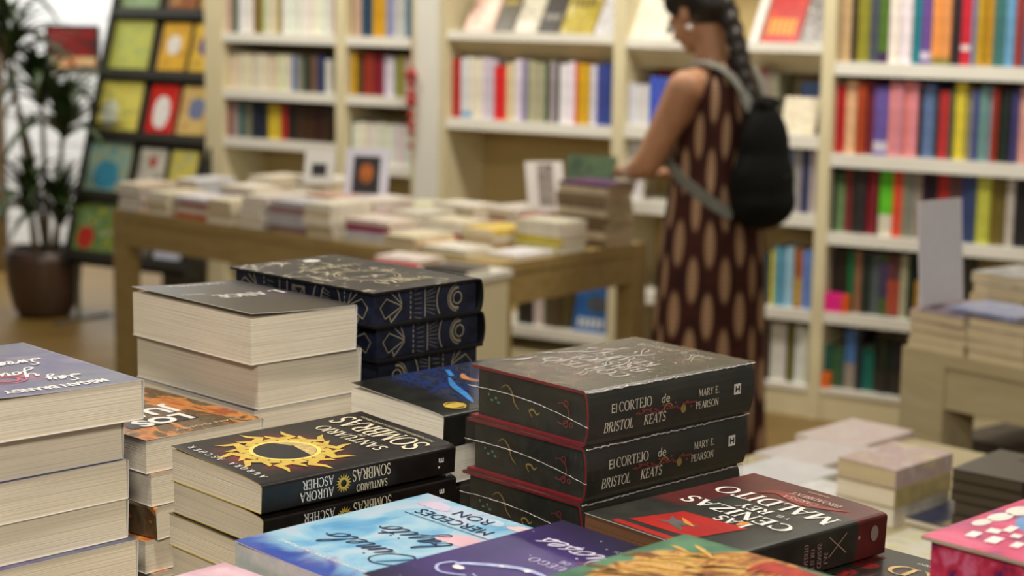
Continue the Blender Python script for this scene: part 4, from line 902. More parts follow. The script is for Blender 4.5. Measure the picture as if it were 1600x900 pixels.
# ---- cover materials
def cov_mat(name, fn, rough=.32, spec=.5, coat=0):
    t = NT(name); o = t.obj(); col = fn(t, o, t.sep(o)); return t.fin(col, rough, spec, 0, coat)
def santu_fn(t, o, s):
    n1 = t.noise(o, 26, 4, .6, 1.2)
    d = t.n('VectorMath', operation='DISTANCE'); d.inputs[1].default_value = (.075, .155, .03); t.l(o, d.inputs[0])
    near = t.math('SUBTRACT', 1.0, t.smooth(d.outputs['Value'], .03, .075)); top = t.smooth(s[2], .025, .030)
    red = t.math('MULTIPLY', t.math('MULTIPLY', t.smooth(n1, .43, .55), near), top)
    base = t.ramp(t.noise(o, 60, 3), [(.3, rgb(17, 14, 12)), (.7, rgb(34, 27, 23))])
    return t.mix(red, base, rgb(126, 24, 26))
def megan_fn(t, o, s):
    n1 = t.noise(o, 12, 3, .5, .6); c = t.ramp(n1, [(.3, rgb(64, 66, 92)), (.45, rgb(92, 92, 112)), (.6, rgb(72, 66, 110)), (.75, rgb(120, 110, 130))])
    d = t.n('VectorMath', operation='DISTANCE'); d.inputs[1].default_value = (.10, .15, .04); t.l(o, d.inputs[0])
    m = t.math('SUBTRACT', 1.0, t.smooth(d.outputs['Value'], .01, .045)); return t.mix(t.math('MULTIPLY', m, t.smooth(t.noise(o, 40, 3), .4, .6)), c, rgb(170, 70, 96))
def black_fn(t, o, s): return t.ramp(t.noise(o, 10, 3), [(.3, rgb(30, 28, 32)), (.62, rgb(40, 36, 42)), (.8, rgb(66, 50, 76))])
def mellow_fn(t, o, s):
    v = t.n('TexVoronoi', feature='DISTANCE_TO_EDGE'); v.inputs['Scale'].default_value = 42; t.l(t.mapping(o, (1, 1, .01)), v.inputs['Vector'])
    n1 = t.noise(o, 30, 5, .7); gate = t.math('MULTIPLY', t.math('SUBTRACT', 1.0, t.smooth(v.outputs['Distance'], .03, .09)), t.smooth(n1, .5, .6))
    inner = t.math('MULTIPLY', t.smooth(s[0], .02, .03), t.smooth(s[2], .038, .040))
    base = t.ramp(t.noise(o, 18, 3), [(.3, rgb(16, 16, 26)), (.7, rgb(34, 34, 48))])
    return t.mix(t.math('MULTIPLY', gate, inner), base, rgb(196, 186, 164))
def s5_fn(t, o, s):
    n1 = t.noise(t.mapping(o, (1, 2.2, 1)), 22, 3, .5, 1.0); c = t.ramp(n1, [(.38, rgb(24, 26, 26)), (.46, rgb(36, 58, 120)), (.53, rgb(30, 34, 42)), (.60, rgb(60, 66, 96)), (.68, rgb(40, 42, 44))])
    m = t.math('MULTIPLY', t.smooth(s[1], .19, .155), t.smooth(s[2], .03, .033)); m = t.math('MULTIPLY', m, t.smooth(s[0], .02, .04))
    return t.mix(m, t.ramp(t.noise(o, 30, 3), [(.3, rgb(22, 22, 20)), (.7, rgb(40, 40, 36))]), c)
def cort_fn(t, o, s):
    n1 = t.noise(o, 20, 5, .65, 1.5); c = t.ramp(n1, [(.40, rgb(44, 44, 40)), (.50, rgb(60, 56, 52)), (.55, rgb(104, 68, 64)), (.60, rgb(70, 70, 66)), (.66, rgb(140, 134, 96)), (.74, rgb(70, 72, 68))])
    m = t.math('MULTIPLY', t.smooth(s[2], .048, .050), t.math('MULTIPLY', t.smooth(s[0], .025, .05), t.smooth(s[0], .16, .14)))
    return t.mix(m, t.ramp(t.noise(o, 30, 3), [(.3, rgb(30, 32, 28)), (.7, rgb(46, 48, 42))]), c)
def cen_fn(t, o, s):
    n1 = t.noise(o, 14, 3, .5, .4); e = t.math('ADD', s[1], t.math('MULTIPLY', t.math('SUBTRACT', n1, .5), .12))
    e = t.math('SUBTRACT', e, t.math('MULTIPLY', s[0], .25))
    m1 = t.math('SUBTRACT', 1.0, t.smooth(e, .042, .047)); m2 = t.math('MULTIPLY', t.smooth(t.math('ADD', s[0], t.math('MULTIPLY', n1, .05)), .148, .15), t.math('SUBTRACT', 1.0, t.smooth(s[1], .13, .15)))
    m = t.math('MAXIMUM', m1, m2)
    return t.mix(m, t.ramp(t.noise(o, 40, 4), [(.3, rgb(28, 27, 23)), (.7, rgb(48, 48, 42))]), t.ramp(t.noise(o, 30, 3), [(.3, rgb(70, 20, 20)), (.7, rgb(96, 30, 28))]))
def sky_fn(t, o, s):
    n1 = t.noise(t.mapping(o, (1.4, .9, 1)), 16, 4, .55, .8); c = t.ramp(n1, [(.28, rgb(84, 150, 204)), (.42, rgb(126, 182, 216)), (.55, rgb(168, 204, 224)), (.66, rgb(196, 202, 220)), (.76, rgb(140, 190, 222))])
    deep = t.smooth(t.math('ADD', s[1], t.math('MULTIPLY', t.math('SUBTRACT', n1, .5), .09)), .185, .222)
    return t.mix(deep, c, t.ramp(t.noise(o, 20, 2), [(.35, rgb(36, 84, 172)), (.65, rgb(70, 74, 160))]))
def purple_fn(t, o, s):
    v = t.n('TexVoronoi'); v.inputs['Scale'].default_value = 95; t.l(o, v.inputs['Vector'])
    st = t.math('MULTIPLY', t.math('SUBTRACT', 1.0, t.smooth(v.outputs['Distance'], .06, .12)), t.smooth(t.noise(o, 70, 1), .55, .6))
    n1 = t.noise(o, 11, 3); mid = t.math('MULTIPLY', t.smooth(s[1], .0, .09), t.smooth(s[1], .235, .16))
    c = t.mix(mid, t.ramp(n1, [(.35, rgb(24, 20, 40)), (.65, rgb(40, 32, 64))]), t.ramp(n1, [(.35, rgb(52, 40, 100)), (.65, rgb(74, 54, 124))]))
    return t.mix(st, c, rgb(200, 196, 226))
def green_fn(t, o, s):
    n1 = t.noise(t.mapping(o, (1, .6, 1), rot=(0, 0, .6)), 34, 5, .65, 1.6)
    fig = t.ramp(n1, [(.34, rgb(80, 44, 26)), (.42, rgb(150, 84, 36)), (.50, rgb(190, 140, 60)), (.58, rgb(206, 166, 96)), (.66, rgb(170, 60, 40))])
    n2 = t.noise(o, 15, 2); d = t.n('VectorMath', operation='DISTANCE'); d.inputs[1].default_value = (.072, .066, .03); t.l(t.mapping(o, (1, .85, 1)), d.inputs[0])
    m = t.math('SUBTRACT', 1.0, t.smooth(t.math('ADD', d.outputs['Value'], t.math('MULTIPLY', t.math('SUBTRACT', n2, .5), .09)), .066, .072))
    g = t.ramp(t.noise(o, 26, 4), [(.35, rgb(38, 84, 62)), (.65, rgb(84, 132, 100))]); return t.mix(m, g, fig)
def bird_fn(t, o, s):
    n1 = t.noise(t.mapping(o, (1, .5, 1), rot=(0, 0, .5)), 30, 4, .6, 1.2); return t.ramp(n1, [(.42, rgb(30, 26, 24)), (.54, rgb(48, 34, 30)), (.62, rgb(140, 30, 28)), (.72, rgb(60, 30, 28))])
def pink_fn(t, o, s):
    c = t.ramp(t.noise(o, 24, 3, .5, .6), [(.34, rgb(150, 40, 110)), (.5, rgb(204, 46, 104)), (.68, rgb(216, 84, 130))]); n2 = t.noise(o, 14, 2)
    d = t.n('VectorMath', operation='DISTANCE'); d.inputs[1].default_value = (.052, .062, .05); t.l(o, d.inputs[0])
    m = t.math('SUBTRACT', 1.0, t.smooth(d.outputs['Value'], .038, .042)); return t.mix(m, c, t.ramp(n2, [(.35, rgb(84, 140, 200)), (.55, rgb(150, 190, 224)), (.7, rgb(226, 224, 226))]))
def pinkedge_fn(t, o, s):
    n1 = t.noise(o, 70, 3, .5, .5); return t.ramp(n1, [(.34, rgb(84, 30, 96)), (.42, rgb(176, 34, 76)), (.55, rgb(204, 50, 88)), (.7, rgb(222, 110, 150))])
def brown_fn(t, o, s):
    n1 = t.noise(t.mapping(o, (1, .45, 1), rot=(0, 0, .4)), 26, 4, .6, 1.0); return t.ramp(n1, [(.32, rgb(58, 48, 36)), (.45, rgb(110, 92, 66)), (.52, rgb(90, 64, 40)), (.58, rgb(214, 140, 70)), (.66, rgb(170, 80, 44)), (.75, rgb(120, 110, 84))])
def palepink_fn(t, o, s): return t.ramp(t.noise(o, 40, 3), [(.35, rgb(196, 150, 170)), (.65, rgb(216, 184, 194))])
def sprayed(name, c1, c2):
    t = NT(name); return t.fin(t.ramp(t.noise(t.obj(), 60, 4, .6), [(.35, rgb(*c1)), (.65, rgb(*c2))]), .5, .4)
redboard = pmat('crimson_board', (124, 24, 36), .35, .12)

# ---- cover lettering and art for each title
def santu_top(r, zf, sp):
    L_ = sp.L; W_ = sp.W; cx, cy = .074, .152; R0 = .035
    sun = []
    for i in range(20):
        a = 2*PI*i/20; ln_ = R0*(2.0 if i % 2 == 0 else 1.62); wv = .20
        P = [(cx+math.cos(a+.12*math.sin(k*2.2))*(R0*.95+(ln_-R0*.95)*k/4), cy+math.sin(a+.12*math.sin(k*2.2))*(R0*.95+(ln_-R0*.95)*k/4)) for k in range(5)]
        sun += ribbon(P, [.0108, .0124, .0098, .0054, .0003])
    decal('sun_rays', sun, lambda x, y: zf(x, y, .0005), M['gold'], r)
    decal('sun_ring', ring2(cx, cy, R0*.93, .0042, 40), lambda x, y: zf(x, y, .0007), pmat('light_gold_foil', (236, 214, 110), .35, .1), r)
    decal('sun_disc', disc2(cx, cy, R0*.88, n=32), lambda x, y: zf(x, y, .0006), M['black'], r)
    moon = [[(cx+R0*.86*math.cos(a), cy+R0*.86*math.sin(a)) for a in [rad(-160+14*k) for k in range(12)]]+[(cx+.012-.004*k%3*.3, cy-.016+.006*math.sin(k*2.1)) for k in range(4)]]
    decal('moon_face', moon, lambda x, y: zf(x, y, .0008), pmat('moon_gold', (196, 170, 110), .4, .3, 160), r)
    decal('cover_title', serif('SOMBRAS', W_*.5, .022, .031, .03, align='c', squeeze=.80)+serif('SANTUARIO', W_*.5, .064, .0165, .03, align='c', squeeze=.95)+sans('DE', W_*.5, .056, .005, align='c'), lambda x, y: zf(x, y, .0007), pmat('cream_ink', (226, 214, 186), .45, .1), r)
    decal('cover_tagline', sans('NO PUEDES ESCAPAR DE LAS SOMBRAS', W_*.5, .012, .0045, align='c', width=.115), lambda x, y: zf(x, y, .0006), M['palegold'], r)
    decal('author_name', [q for i, c in enumerate('AURORA ASCHER') if c != ' ' for q in serif(c, .014+i*.0098, L_-.016, .0075)], lambda x, y: zf(x, y, .0006), M['ink'], r)
def santu_spine(r, sf_, sp, T):
    # upside down on the spine: text x runs to +v, text up runs to -z
    f = lambda x, y: sf_(x, T*.5-y); P = []; z0 = T-sp.bulge
    f = lambda x, y: sf_(x, z0*.5-y)
    decal('spine_author', serif('AURORA', .150, .0010, .0088, .05, squeeze=.9)+serif('ASCHER', .150, -.0100, .0088, .05, squeeze=.9), f, M['ink'], r)
    decal('spine_title', serif('SOMBRAS', .082, -.0105, .0110, .03, squeeze=.80)+serif('SANTUARIO', .086, .0040, .0070, .03, squeeze=.82), f, pmat('cream_ink', (226, 214, 186), .45, .1), r)
    cx, cy = .1385, 0; sun = ring2(cx, cy, .0046, .0022, 20)
    for i in range(16): a = 2*PI*i/16; sun += ribbon([(cx+.005*math.cos(a), cy+.005*math.sin(a)), (cx+.0088*math.cos(a), cy+.0088*math.sin(a))], [.0022, .0003])
    decal('spine_sun', sun, f, M['gold'], r)
    decal('spine_logo', sans('m', .0155, -.004, .006, bold=.03)+disc2(.0215, .0045, .0012, n=10), f, M['ink'], r)
def megan_top(r, zf, sp):
    f = lambda x, y: zf(x, y, .0006)
    decal('author_name', sans('MEGAN BRANDY', .030, sp.L-.024, .0125, width=.105, bold=.025), f, M['ink'], r)
    decal('cover_title', script('Say', .036, sp.L-.060, .0125, .17, .3, 1.1)+script('You', .060, sp.L-.10, .014, .15, .3, 1.1)+script('Swear', .03, sp.L-.15, .014, .15, .3, 1.0), f, M['ink'], r)
    decal('flower_art', ring2(.104, sp.L-.072, .012, .003, ry=.011)+ring2(.104, sp.L-.072, .019, .0022, ry=.017), lambda x, y: zf(x, y, .0005), pmat('rose_ink', (190, 84, 104), .5, .2, 90), r)
    decal('publisher_mark', sans('NOVELA', .045, .014, .006, width=.02), f, M['ink'], r)
def ange_top(r, zf, sp):
    f = lambda x, y: zf(x, y, .0005)
    decal('cover_title', serif('L ANGE', .012, sp.L-.135, .022, .04, squeeze=1.0, bold=1.2), f, M['ink'], r)
    decal('author_name', sans('UNA NOVELA', .03, .012, .008, width=.08), f, M['ink'], r)
    decal('subtitle', sans('NOVELA', .104, sp.L-.150, .006), f, M['ink'], r)
def juan_top(r, zf, sp):
    f = lambda x, y: zf(x, y, .0007); L_ = sp.L
    decal('title_shadow', [[(.05, L_-.075), (.13, L_-.075), (.135, L_-.045), (.05, L_-.045)]], lambda x, y: zf(x, y, .0005), M['black'], r)
    decal('cover_title', sans('LOS', .054, L_-.073, .026, width=.066, bold=.04)+sans('JUAN', .040, L_-.112, .028, width=.095, bold=.04), f, M['ink'], r)
    decal('author_name', sans('JUAN GOMEZ', .02, L_-.018, .006, width=.085), f, M['palegold'], r)
def mel_art(a0, rev, Lf, T):
    """line art in edge space: x along the edge from the near corner, y height from 0 to T"""
    P = []; c = T/2; lw = .0009
    for x, kind in a0:
        if kind == 'pent':
            P += ribbon([(x+.034, c), (x+.010, c+.0105), (x, c+.001), (x+.008, c-.0125), (x+.034, c)], lw)
            P += seg(x+.034, c+.002, x+.028, c+.017, lw*.8)+seg(x+.034, c+.002, x+.018, c+.016, lw*.8)+seg(x+.034, c-.002, x+.017, c-.0175, lw)+seg(x+.017, c-.0175, x+.015, c-.011, lw)
        if kind == 'pentr':
            P += ribbon([(x, c), (x+.024, c+.0105), (x+.034, c+.001), (x+.026, c-.0125), (x, c)], lw)
            P += seg(x, c+.002, x+.006, c+.017, lw*.8)+seg(x, c+.002, x+.016, c+.016, lw*.8)+seg(x, c-.002, x+.016, c-.0175, lw)+seg(x+.016, c-.0175, x+.018, c-.011, lw)
        if kind == 'line': P += seg(x, c-.017, x, c+.017, lw*.9)
        if kind == 'dash':
            for k in range(6): P += seg(x, c-.017+k*.006, x, c-.0135+k*.006, lw*1.1)
        if kind == 'arc': P += ring2(x-.03, c, .03, lw*1.1, 12, -33, 33)
        if kind == 'arcr': P += ring2(x+.03, c, .03, lw*1.1, 12, 147, 213)
        if kind == 'box':
            P += ribbon([(x, c-.012), (x+.022, c-.012), (x+.022, c+.012), (x, c+.012), (x, c-.012)], lw)+ribbon([(x+.002, c-.0105), (x+.020, c+.0105)], lw*.7)+ribbon([(x+.002, c+.0105), (x+.020, c-.0105)], lw*.7)+ribbon([(x+.002, c-.0105), (x+.020, c-.0105), (x+.02, c+.0105), (x+.002, c+.0105), (x+.002, c-.0105)], lw*.6)
        if kind == 'ring':
            P += ring2(x, c, .0070, lw*1.2, 24)+ring2(x, c, .0112, lw*.7, 24, 80, 280)+ring2(x, c, .0125, lw*.8, 24, 80, 280)+ring2(x, c, .0158, lw*.8, 24, 95, 265)
            for k in range(14): a = rad(90+k*14); P += seg(x+.0118*math.cos(a), c+.0118*math.sin(a), x+.0142*math.cos(a), c+.0142*math.sin(a), lw*.8)
        if kind == 'fan':
            for k in range(7): P += seg(x, c-.0155+k*.0052, x+.011, c-.018+k*.006, lw*.3)
        if kind == 'fan2':
            for k in range(7): P += seg(x, c-.010+k*.0034, x+.014, c-.016+k*.0054, lw*.3)
    return P
def mel_side(r, sp, T):
    e = .003; xf = sp.W-e*.7+.0006; yh = sp.L-e+.0006; yt = e-.0006
    fore = [(.012, 'pent'), (.052, 'dash'), (.060, 'arcr'), (.078, 'fan2'), (.094, 'arc'), (.108, 'arc'), (.124, 'box'), (.156, 'line'), (.170, 'line'), (.182, 'fan'), (.200, 'dash'), (.214, 'pentr')]
    hd_ = [(.012, 'pent'), (.060, 'dash'), (.066, 'fan'), (.083, 'line'), (.085, 'fan2'), (.102, 'arcr'), (.136, 'ring')]
    decal('fore_edge_art', mel_art(fore, 0, sp.L, T), lambda x, y: (xf, sp.L-x, y), M['palegold'], r)
    decal('head_edge_art', mel_art(hd_, 0, sp.W, T), lambda x, y: (sp.W-x, yh, y), M['palegold'], r)
    decal('tail_edge_art', mel_art(hd_, 0, sp.W, T), lambda x, y: (sp.W-x, yt, y), M['palegold'], r)
def mel_spine(r, sf_, sp, T):
    f = lambda x, y: (-.0040, x, y)
    decal('spine_author', serif('E.J.', .222, T*.5+.002, .006, .04)+serif('MELLOW', .200, T*.5-.008, .007, .04), lambda x, y: (-.0040, .215+(y-T*.5)*1.0, T*.5-(x-.215)*.5), M['ink'], r)
    decal('spine_emblem', ring2(.238, T*.5, .007, .0016)+ring2(.238, T*.5, .003, .0016)+seg(.230, T*.5, .246, T*.5, .0015), f, M['palegold'], r)
def mel_top(r, zf, sp):
    f = lambda x, y: zf(x, y, .0006); W_, L_ = sp.W, sp.L
    P = ring2(W_*.55, L_*.62, .04, .0014)+ring2(W_*.55, L_*.62, .034, .0008)
    decal('lower_ring', ring2(W_*.5, L_*.22, .018, .0014), f, M['palegold'], r)
    for k in range(18): a = 2*PI*k/18; P += seg(W_*.55+.042*math.cos(a), L_*.62+.042*math.sin(a), W_*.55+.055*math.cos(a), L_*.62+.055*math.sin(a), .0012)
    decal('cover_art', P, f, M['palegold'], r)
    decal('cover_title', serif('DANZA', W_*.5, L_*.80, .020, align='c')+serif('LADRONES', W_*.5, L_*.30, .014, align='c'), f, M['palegold'], r)
    decal('price_label', disc2(W_*.40, .026, .012, .010), f, M['white'], r)
def s5_top(r, zf, sp):
    decal('blue_feather', ribbon(spl([(.02, .165), (.05, .15), (.085, .135), (.115, .115)]), [.002+.007*math.sin(i/18*PI) for i in range(19)])+ribbon([(.118, .108), (.142, .094)], .006), lambda x, y: zf(x, y, .0006), pmat('sky_blue_ink', (62, 132, 200), .4, .2, 80), r)
    sw = []
    for (a, c_, d, e_) in ((.06,.09,.10,.075),(.05,.07,.085,.06),(.09,.06,.13,.05),(.04,.05,.075,.035),(.085,.095,.12,.09)): sw += ribbon(spl([(a, c_), ((a+d)/2, (c_+e_)/2+.008), (d, e_)]), [.002+.007*math.sin(i/12*PI) for i in range(13)])
    decal('copper_leaves', sw, lambda x, y: zf(x, y, .0005), pmat('copper_ink', (196, 134, 84), .4, .2, 80), r)
    decal('gold_crest', disc2(.022, .19, .008, .014, 9)+ring2(.022, .19, .012, .002, 9), lambda x, y: zf(x, y, .0006), M['gold'], r)
def cort_side(r, sp, T):
    yh = sp.L-.003+.0008; f = lambda x, y: (x, yh, y)
    S = ribbon(spl([(.128, .036), (.120, .040), (.112, .034), (.108, .024), (.101, .018)]), [.0006+.0014*math.sin(i/24*PI) for i in range(25)])+ribbon(spl([(.082, .014), (.086, .020), (.080, .022), (.075, .018), (.071, .021)]), [.0006+.0014*math.sin(i/24*PI) for i in range(25)])
    decal('gold_scrolls', S, f, pmat('dull_gold_ink', (150, 124, 66), .5, .2, 90), r)
    G_ = disc2(.136, .024, .0016)+disc2(.142, .021, .0022, .0012)+disc2(.132, .020, .0022, .0013)+disc2(.147, .026, .0014)
    decal('green_leaves', G_, f, pmat('leaf_ink', (84, 130, 104), .5, .2, 90), r)
    R_ = ring2(.040, .026, .0105, .0013, 18, 60, 300)+ring2(.034, .0365, .003, .0011, 14)+ring2(.034, .0165, .003, .0011, 14)+ring2(.026, .0165, .0022, .0010, 12)
    decal('red_scroll', R_, f, pmat('dull_red_ink', (138, 52, 54), .5, .2, 90), r)
def cort_spine(r, sf_, sp, T):
    f = lambda x, y: (-.0042, sp.L-x, y)      # x from the head towards the tail, upright
    ik = pmat('ivory_ink', (222, 214, 196), .45, .08)
    decal('spine_title', serif('CORTEJO', .0365, .0305, .0098, .035, squeeze=.92)+serif('BRISTOL', .016, .0125, .0098, .03, slant=.18, squeeze=.90)+serif('KEATS', .071, .0125, .0098, .03, slant=.18, squeeze=.90)+sans('El', .0265, .0305, .0092, sx=.9)+sans('de', .0955, .0310, .0090, slant=.1), f, ik, r)
    decal('spine_author', serif('MARY E.', .150, .0300, .0074, .05, squeeze=.88)+serif('PEARSON', .146, .0175, .0074, .03, squeeze=.90), f, ik, r)
    decal('spine_logo', [[(.2035, .0245), (.214, .0245), (.214, .0355), (.2035, .0355)]], f, M['ink'], r)
    decal('spine_logo_letter', seg(.2062, .0268, .2062, .0332, .0016)+seg(.2113, .0268, .2113, .0332, .0016)+seg(.206, .030, .2115, .030, .0018), lambda x, y: (-.0046, sp.L-x, y), M['black'], r)
    V_ = []
    for k in range(9): a = .060+k*.0095; V_ += ribbon(spl([(a, .0255+.001*math.sin(k)), (a+.006, .0245+.003*math.sin(k*1.9)), (a+.012, .0255)]), .0016)
    for k in range(14): V_ += disc2(.064+k*.0058, .0255+.0035*math.sin(k*2.3), .0018, .0012, 8)
    decal('spine_briar', V_, lambda x, y: (-.0040, sp.L-x, y), pmat('dull_red_ink', (138, 52, 54), .5, .2, 90), r)
    decal('spine_scroll', ring2(.106, .0235, .006, .0012, 16, 20, 200)+disc2(.128, .021, .004, .0045, 10), lambda x, y: (-.0041, sp.L-x, y), pmat('dull_gold_ink', (150, 124, 66), .5, .2, 90), r)
def cort_top(r, zf, sp):
    f = lambda x, y: zf(x, y, .0006); W_ = sp.W; L_ = sp.L
    decal('cover_title', serif('CORTEJO', W_*.52, L_*.62, .022, align='c')+serif('BRISTOL', W_*.52, L_*.48, .022, align='c')+serif('KEATS', W_*.52, L_*.36, .022, align='c')+serif('MARY E. PEARSON', W_*.52, L_*.07, .010, align='c'), f, pmat('silver_foil', (196, 194, 190), .3, .15, 90), r)
def cen_top(r, zf, sp):
    f = lambda x, y: zf(x, y, .0007); W_, L_ = sp.W, sp.L
    decal('red_banner', [[(.030, L_-.002), (.132, L_-.002), (.132, L_-.010), (.030, L_-.012)], [(.05, L_-.022), (.126, L_-.018), (.112, L_-.075), (.040, L_-.082)]], lambda x, y: zf(x, y, .0004), pmat('red_print', (176, 36, 30), .35, .15), r)
    decal('winged_emblem', disc2(.09, L_-.045, .010, .006, 9)+ribbon([(.07, L_-.05), (.085, L_-.045), (.108, L_-.035)], [.002, .012, .001])+ribbon([(.072, L_-.03), (.09, L_-.04), (.108, L_-.055)], [.002, .010, .001]), lambda x, y: zf(x, y, .0006), pmat('steel_ink', (92, 92, 88), .4, .3, 90), r)
    decal('flame', ribbon([(.098, L_-.058), (.084, L_-.05), (.072, L_-.046)], [.001, .006, .001])+disc2(.052, L_-.088, .004, .008, 8), lambda x, y: zf(x, y, .0008), pmat('flame_ink', (222, 140, 60), .4, .2, 90), r)
    decal('cover_title', serif('LAS', .044, L_-.094, .0160, .06, squeeze=1.15, bold=1.15)+serif('CENIZAS', .016, L_-.120, .0210, .05, squeeze=1.28, bold=1.15)+serif('REY', .060, L_-.140, .0145, .06, squeeze=1.15, bold=1.15)+serif('MALDITO', .008, L_-.172, .0240, .05, squeeze=1.12, bold=1.1)+sans('Y EL', .036, L_-.136, .006), f, M['ink'], r)
    decal('author_name', serif('CARISSA', .050, .036, .0085, .06)+serif('BROADBENT', .034, .022, .0085, .06)+sans('autora', .06, .0095, .004, width=.026), f, pmat('rose_ivory_ink', (214, 180, 168), .45, .1), r)
    decal('rust_feather', ribbon(spl([(.115, .05), (.10, .034), (.06, .045), (.02, .03)]), [.002+.012*math.sin(i/18*PI) for i in range(19)]), lambda x, y: zf(x, y, .0004), pmat('rust_print', (132, 48, 40), .4, .2, 60), r)
def cen_spine(r, sf_, sp, T):
    f = lambda x, y: sf_(x, y); g = pmat('dim_rose_ink', (172, 140, 130), .5, .1)
    # lines of type standing on end
    q = lambda x, y: sf_(.135-y, T*.12+x)
    decal('spine_title', [[(px, py) for px, py in p] for p in serif('LAS', .002, .046, .0052)+serif('CENIZAS', .000, .037, .0052, squeeze=.9)+serif('Y EL REY', .000, .028, .0048, squeeze=.8)+serif('MALDITO', .0, .019, .0052, squeeze=.9)], q, g, r)
    decal('spine_author', serif('CARISSA', .0, -.045, .0045, squeeze=.9)+serif('BROADBENT', .0, -.053, .0045, squeeze=.8), q, M['ink'], r)
    decal('spine_swords', seg(.058, T*.3, .082, T*.75, .0009)+seg(.082, T*.3, .058, T*.75, .0009), f, g, r)
    decal('spine_logo', disc2(.018, T*.56, .0055, .0075, 20), f, pmat('grey_print', (136, 120, 114), .5, .1), r)
    decal('spine_number', disc2(.040, T*.55, .0014, .0020, 8), f, g, r)
def sky_top(r, zf, sp):
    f = lambda x, y: zf(x, y, .0006); L_ = sp.L
    nv = M['navyink']
    decal('cover_title', script('Dimelo', .012, L_-.088, .0165, .10, .35, 1.25)+script('bajito', .026, L_-.137, .0160, .10, .35, 1.25), f, nv, r)
    decal('author_name', sans('MERCEDES', .030, .036, .0140, width=.095, slant=.0)+sans('RON', .052, .014, .0140, width=.045), f, nv, r)
    decal('rule', seg(.018, .056, .130, .056, .0010), f, nv, r)
    decal('cover_tagline', sans('CUANDO CONFUNDES EL AMOR CON LO PROHIBIDO', .012, L_-.034, .0045, width=.125), f, M['ink'], r)
    for (cx, cy, rx, ry, c) in ((.03, .075, .022, .014, (222, 182, 194)), (.125, .02, .016, .010, (206, 190, 214)), (.02, .012, .012, .008, (222, 200, 204)), (.055, .016, .014, .008, (186, 206, 226))):
        decal('cloud', disc2(cx, cy, rx, ry)+disc2(cx+rx*.7, cy+ry*.4, rx*.6, ry*.6)+disc2(cx-rx*.6, cy+ry*.3, rx*.55, ry*.6), lambda x, y: zf(x, y, .0003), pmat('cloud_print_%d' % c[0], c, .4, .1, 40), r)
def purple_top(r, zf, sp):
    f = lambda x, y: zf(x, y, .0006); L_ = sp.L
    lv = pmat('lilac_ink', (214, 206, 232), .45, .08)
    decal('cover_title', script('Dioses', .020, .044, .0155, .13, .3, 1.45)+serif('JUEGO', .052, .090, .0100, .14, squeeze=1.15, bold=.9)+sans('DE', .066, .079, .006), f, lv, r)
    decal('author_name', [q for i, c in enumerate('ALEX') for q in serif(c, .055+i*.017, L_-.022, .008)], f, M['palegold'], r)
    decal('subtitle', sans('DESCENSO A LOS', .016, .026, .0052, width=.05)+sans('INFIERNOS', .022, .016, .0052, width=.036), f, pmat('dim_lilac_ink', (150, 146, 168), .5, .1), r)
    decal('publisher_mark', sans('editorial', .03, .006, .004, width=.018), f, M['ink'], r)
    W_ = []
    W_ += ribbon(spl([(.045, .125), (.060, .118), (.085, .120), (.110, .135), (.125, .150), (.118, .158)]), [.001+.006*math.sin(i/30*PI) for i in range(31)])+ribbon(spl([(.118, .158), (.130, .150), (.134, .165), (.120, .175), (.10, .165)]), .003)+ribbon(spl([(.035, .128), (.03, .145), (.045, .160), (.075, .165), (.1, .158)]), .0018)
    decal('glass_slipper_art', W_, f, pmat('ice_ink', (176, 184, 224), .35, .25, 120), r)
    decal('sparkle', disc2(.052, .122, .0022)+disc2(.075, .121, .003)+disc2(.118, .157, .006, .004)+disc2(.098, .128, .0022), lambda x, y: zf(x, y, .0008), M['ink'], r)
def bird_top(r, zf, sp):
    f = lambda x, y: zf(x, y, .0006)
    decal('cover_title', serif('BIRD', .012, .034, .026, .10, squeeze=1.3), f, pmat('brass_foil', (206, 170, 100), .35, .15, 60, .6), r)
    decal('author_name', sans('SCARLET AND RESENTMENT', .02, .016, .0045, width=.075), f, M['ink'], r)
    decal('cover_subtitle', serif('SNOW', .02, .072, .016, .08), f, M['ink'], r)
def pink_top(r, zf, sp):
    f = lambda x, y: zf(x, y, .0007); P = []
    for row, x in enumerate((.118, .100, .083)):
        for k in range(7):
            y = .022+k*.0185+row*.006; h_ = (.016, .012, .018, .010, .015)[(k*2+row) % 5]; w_ = (.0085, .010, .0075)[(k+row) % 3]
            P += ribbon(spl([(x, y), (x+h_*.5, y+.001), (x+h_, y+.002)]), w_)
    decal('cover_title', P, f, M['ink'], r)
    decal('blossom', disc2(.092, .010, .012, .006)+disc2(.068, .012, .015, .008)+disc2(.04, .014, .016, .010)+disc2(.02, .03, .012, .016), lambda x, y: zf(x, y, .0005), pmat('petal_print', (226, 220, 212), .45, .1, 60), r)
